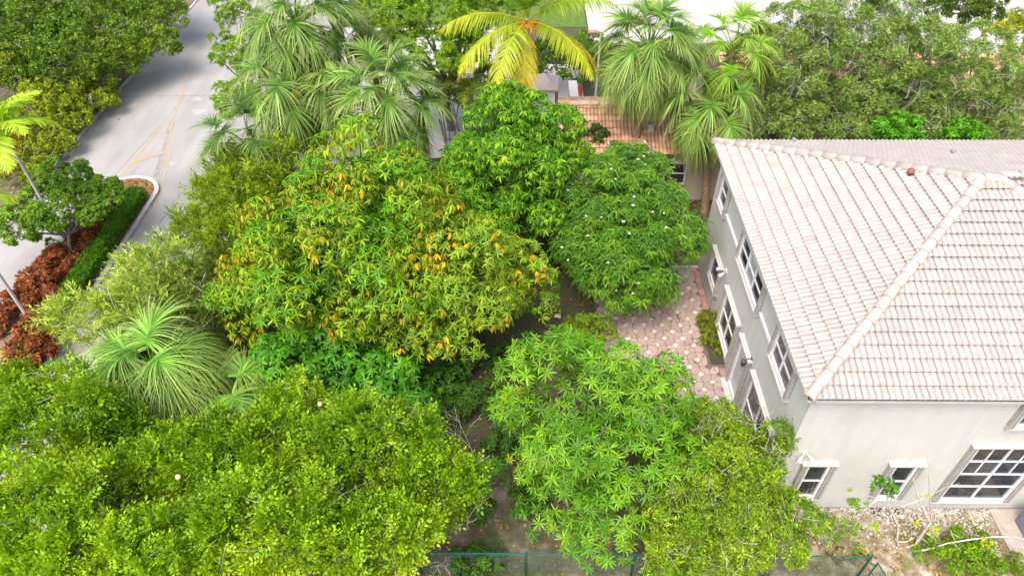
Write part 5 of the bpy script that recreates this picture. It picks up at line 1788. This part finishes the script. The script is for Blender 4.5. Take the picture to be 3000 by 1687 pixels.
for k, (pts, rad, y) in enumerate(BR):
    W_ = np.array([aty(*cr(p), y + .05 * math.sin(3 * i + k)) for i, p in enumerate(pts)])
    W_[:, 2] = np.maximum(W_[:, 2], .02)
    V, F = tube(W_, np.linspace(rad, rad * .45, len(W_)), 5)
    mk('trunk' if k == 5 else 'branch', V, F, TWIG, bt, smooth=True)
lr = np.random.default_rng(7)
for (px, py, y, n, s, c) in [(790, 10, 10.0, 14, .2, (.05, .16, .015)), (900, 90, 10.0, 16, .2, (.06, .18, .015)), (470, 290, 9.8, 14, .18, (.11, .24, .02)), (380, 130, 9.8, 4, .1, (.2, .3, .03)), (2090, 790, 9.7, 12, .16, (.30, .40, .03)), (1570, 860, 9.8, 8, .14, (.28, .38, .03)), (1440, 625, 9.95, 8, .13, (.32, .42, .05)), (1250, 545, 9.95, 6, .12, (.34, .36, .03)), (1375, 220, 10.0, 5, .11, (.30, .40, .06)), (700, 620, 9.8, 10, .16, (.24, .36, .05))]:
    p = aty(*cr((px, py)), y)
    P = p + lr.normal(0, s * .55, (n, 3)); P[:, 2] = np.maximum(P[:, 2], .1)
    V, F, cc = scatter(T_BROAD[1], P, frames(norm(np.array([0, 0, .8]) + lr.normal(size=(n, 3)) * .3), lr.uniform(0, 6, n)), np.full(n, s * .62), np.ones((n, 3)) * np.array(c))
    mk('leaf_tuft', V, F, LEAF, bt, cc)

leafy_tree('yard_bush', 'bright green low bush under the sprawling leafless tree', 'bush', [lobe(2430, 1365, 50, 32, .5, .35), lobe(2450, 1415, 65, 40, .45, .35), lobe(2360, 1385, 40, 25, .35, .25)], T_TUFT, [(.07, .17, .010), (.13, .27, .012), (.2, .34, .02)], [3, 4, 2], .055, 240, seed=161, trunk_r=.02, inner=40, nlimb=4)
leafy_tree('weed_clump', 'bright fern like weeds growing by the fence corner', 'weeds', [lobe(2110, 1345, 38, 24, .3, .2)], T_PIN, [(.12, .27, .015), (.2, .36, .03)], [3, 2], .17, 120, seed=162, trunk_r=.01, inner=10, axis_out=True, nlimb=3)
leafy_tree('weed_clump', 'round low green weed tuft near the slab', 'weeds', [lobe(2555, 1420, 30, 22, .2, .15)], T_TUFT, [(.10, .18, .012), (.16, .25, .015)], [3, 2], .05, 300, seed=163, trunk_r=.01, inner=10, nlimb=3)

# rubble, debris, grass
rr = np.random.default_rng(170)
ico = [(0, 0, 1), (.89, 0, .45), (.28, .85, .45), (-.72, .53, .45), (-.72, -.53, .45), (.28, -.85, .45), (.72, .53, -.45), (-.28, .85, -.45), (-.89, 0, -.45), (-.28, -.85, -.45), (.72, -.53, -.45), (0, 0, -1)]
icf = [(0, 1, 2), (0, 2, 3), (0, 3, 4), (0, 4, 5), (0, 5, 1), (1, 6, 2), (2, 7, 3), (3, 8, 4), (4, 9, 5), (5, 10, 1), (2, 6, 7), (3, 7, 8), (4, 8, 9), (5, 9, 10), (1, 10, 6), (6, 11, 7), (7, 11, 8), (8, 11, 9), (9, 11, 10), (10, 11, 6)]
ICT = (np.array(ico) * np.array([1, .75, .5]), np.array(icf, np.int32), np.ones((12, 3)))
n = 2600
X = rr.uniform(8.6, 15, n); Y = 11.22 - np.abs(rr.normal(0, .55, n)); Y = np.where(Y < 8.9, rr.uniform(9, 11.2, n), Y)
P = np.stack([X, Y, np.full(n, .03)], 1)
V, F, c = scatter(ICT, P, frames(norm(np.array([0, 0, 1.0]) + rr.normal(size=(n, 3)) * .3), rr.uniform(0, 6, n)), rr.gamma(2.0, .009, n) + .01, np.ones((n, 3)))
o = mk('rubble', V, F, ROCK); stuff(o); tag(o, 'pale limestone rubble and gravel along the foot of the bright wall', 'rubble')


def rock(u, v, s, label, mat=ROCK, flat=.5, seed=0):
    q = at(u, v, .03); r_ = np.random.default_rng(seed)
    V = (np.array(ico) * np.array([1, .8, flat]) + r_.normal(0, .12, (12, 3))) * s + np.array([q[0], q[1], .03 + s * flat * .3])
    return tag(mk('rock', V, icf, mat), label, 'rock')


rock(1403, 795, .14, 'pale broken stone lying on the dark lawn gap', seed=1, flat=.4)
rock(1768, 572, .2, 'tan flat stone on the dark soil between the houses', SLABC, .3, 2)
rock(2508, 1285, .13, 'cream stone block at the corner of the slab', seed=3)
rock(2340, 1290, .11, 'pinkish stone on the rubble under the big window', PINK, .45, 4)
rock(2103, 1345, .12, 'brown brick fragment beside the bright weeds', PINKD, .5, 5)
tag(MB().prism([tuple(at(1715, 640, 0)[:2]), tuple(at(1765, 632, 0)[:2]), tuple(at(1772, 608, 0)[:2]), tuple(at(1722, 615, 0)[:2])], .03, .065).make('mat', DARKM), 'dark rubber mat lying on the soil past the pavers', 'mat')
for k, (u, v, a, b_) in enumerate([(1722, 655, .5, .28), (1752, 650, .35, .25), (1735, 598, .45, .3), (1762, 600, .3, .22)]):
    q = at(u, v, 0)
    th = np.linspace(0, 6.28, 9)[:-1] + k
    tag(MB().prism([(q[0] + a * .6 * math.cos(t) * rr.uniform(.8, 1.1), q[1] + b_ * .6 * math.sin(t) * rr.uniform(.8, 1.1)) for t in th], .0, .055).make('stepping_stone', SLABC), ('rough flat stepping stone touching the end of the pavers', 'flat stone wedged against the house wall past the pavers', 'wide flat stone lying behind the dark mat', 'narrow flat stone next to the tan stone in the alley')[k], 'stone', 'stepping stones in the alley')


def blades(name, label, x0, y0, x1, y1, n, h, cols, seed, cat='grass', zz=0.0):
    r = np.random.default_rng(seed)
    cx = r.uniform(x0, x1, n // 8); cy = r.uniform(y0, y1, n // 8)
    k = r.integers(0, len(cx), n)
    O = np.stack([cx[k] + r.normal(0, .06, n), cy[k] + r.normal(0, .06, n), np.full(n, zz)], 1)
    O[:, 0] = O[:, 0].clip(x0, x1); O[:, 1] = O[:, 1].clip(y0, y1)
    D = norm(np.array([0, 0, 1.0]) + r.normal(size=(n, 3)) * np.array([.5, .5, .1]))
    V, F, T = strips(O, D, norm(np.cross(D, r.normal(size=(n, 3)))), h * r.uniform(.5, 1.3, n), r.uniform(.1, .5, n), np.full(n, .012), 3, (1, .8, .1), 2.0)
    c, _ = pick_cols(cols, [1] * len(cols), n, r)
    o = stuff(mk(name, V, F, LEAF, None, np.repeat(c, 6, axis=0)))
    return tag(o, label, cat)


GC = [(.10, .17, .012), (.16, .22, .02), (.24, .22, .06)]
blades('grass', 'sparse grass and weeds around the fence foot', -8, 8.75, 9.5, 9.5, 7000, .16, GC, 1)
blades('grass', 'patchy grass of the side yard before the bright wall', 8.0, 7.6, 17, 10.3, 9000, .10, GC, 2)
blades('grass', 'thin shaded grass of the dark lawn between the trees', -3, 12.5, 6.5, 23, 14000, .11, [(.06, .11, .012), (.09, .14, .015), (.12, .10, .05)], 3)
blades('grass', 'weedy grass on the shaded verge across the road', -31, 20, -23.6, 50, 12000, .16, [(.06, .11, .012), (.10, .15, .015), (.14, .12, .06)], 4)
# dead leaves on the soil
n = 5660
X = np.concatenate([rr.uniform(-3, 7, 1800), rr.uniform(6.2, 10, 1100), rr.uniform(-27, -23.4, 1500), rr.uniform(8.5, 16, 800), rr.uniform(3.5, 7.4, 240), -23.3 + rr.gamma(1.5, .35, 220)])
Y = np.concatenate([rr.uniform(9.2, 22, 1800), rr.uniform(22.5, 27, 1100), rr.uniform(18, 48, 1500), rr.uniform(8, 11, 800), rr.uniform(14.3, 22, 240), rr.uniform(24, 45, 220)])
Zl = np.full(n, .055); Zl[-220:] = .012
P = np.stack([X, Y, Zl], 1)
c, _ = pick_cols([(.20, .12, .06), (.30, .21, .12), (.12, .08, .05), (.38, .32, .22)], [3, 3, 2, 1], n, rr)
V, F = diamond(1, .5, .1, .3)
V, F, c = scatter((V, F, np.ones((4, 3))), P, frames(norm(np.array([0, 0, 1.0]) + rr.normal(size=(n, 3)) * .25), rr.uniform(0, 6, n)), rr.uniform(.06, .16, n), c)
o = mk('fallen_leaves', V, F, LEAF, None, c); stuff(o); tag(o, 'dry brown fallen leaves scattered on the soil', 'leaves')
# bark chips on the median nose
n = 2200
X = rr.uniform(-20.0, -17.6, n); Y = rr.uniform(26.6, 28.5, n)
q = ((X + 18.8) / 1.28) ** 2 + (np.maximum(Y - 27.25, 0) / 1.28) ** 2 < 1
X, Y = X[q], Y[q]; n = len(X)
P = np.stack([X, Y, np.full(n, .125)], 1)
c, _ = pick_cols([(.30, .19, .12), (.42, .30, .21), (.16, .09, .06)], [3, 2, 2], n, rr)
V, F = diamond(1, .45, .0, .2)
V, F, c = scatter((V, F, np.ones((4, 3))), P, frames(norm(np.array([0, 0, 1.0]) + rr.normal(size=(n, 3)) * .3), rr.uniform(0, 6, n)), rr.uniform(.07, .15, n), c)
o = mk('bark_chips', V, F, LEAF, None, c); stuff(o); tag(o, 'brown bark chips covering the nose of the median', 'bark chips')

# undergrowth that darkens the gaps between the crowns
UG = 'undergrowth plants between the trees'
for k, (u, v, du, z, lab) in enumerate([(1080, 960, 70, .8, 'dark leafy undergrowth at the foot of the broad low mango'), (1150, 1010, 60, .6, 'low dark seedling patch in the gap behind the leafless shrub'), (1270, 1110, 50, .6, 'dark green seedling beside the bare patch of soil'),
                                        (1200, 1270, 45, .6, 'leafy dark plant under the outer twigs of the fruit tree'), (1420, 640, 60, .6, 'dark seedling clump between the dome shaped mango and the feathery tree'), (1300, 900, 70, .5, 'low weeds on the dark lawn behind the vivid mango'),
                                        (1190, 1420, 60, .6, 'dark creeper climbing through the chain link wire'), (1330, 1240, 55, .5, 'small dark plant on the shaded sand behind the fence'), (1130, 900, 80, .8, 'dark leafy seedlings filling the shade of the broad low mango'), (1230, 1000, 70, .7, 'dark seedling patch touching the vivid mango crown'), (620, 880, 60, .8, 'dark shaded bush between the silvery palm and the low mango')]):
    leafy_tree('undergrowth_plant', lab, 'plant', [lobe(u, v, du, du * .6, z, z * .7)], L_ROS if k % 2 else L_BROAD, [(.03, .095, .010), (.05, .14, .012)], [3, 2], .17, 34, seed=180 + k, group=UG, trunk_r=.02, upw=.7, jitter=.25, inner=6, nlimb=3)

for k in range(9):
    cr_ = np.random.default_rng(300 + k)
    x, y = cr_.uniform(-22.8, -13.5), cr_.uniform(24, 46)
    pts = [(x, y)]
    for j in range(7):
        x += cr_.normal(0, .12); y += cr_.uniform(.15, .45); pts.append((x, y))
    strip('road_crack', pts, .018, .0035, SEAM)
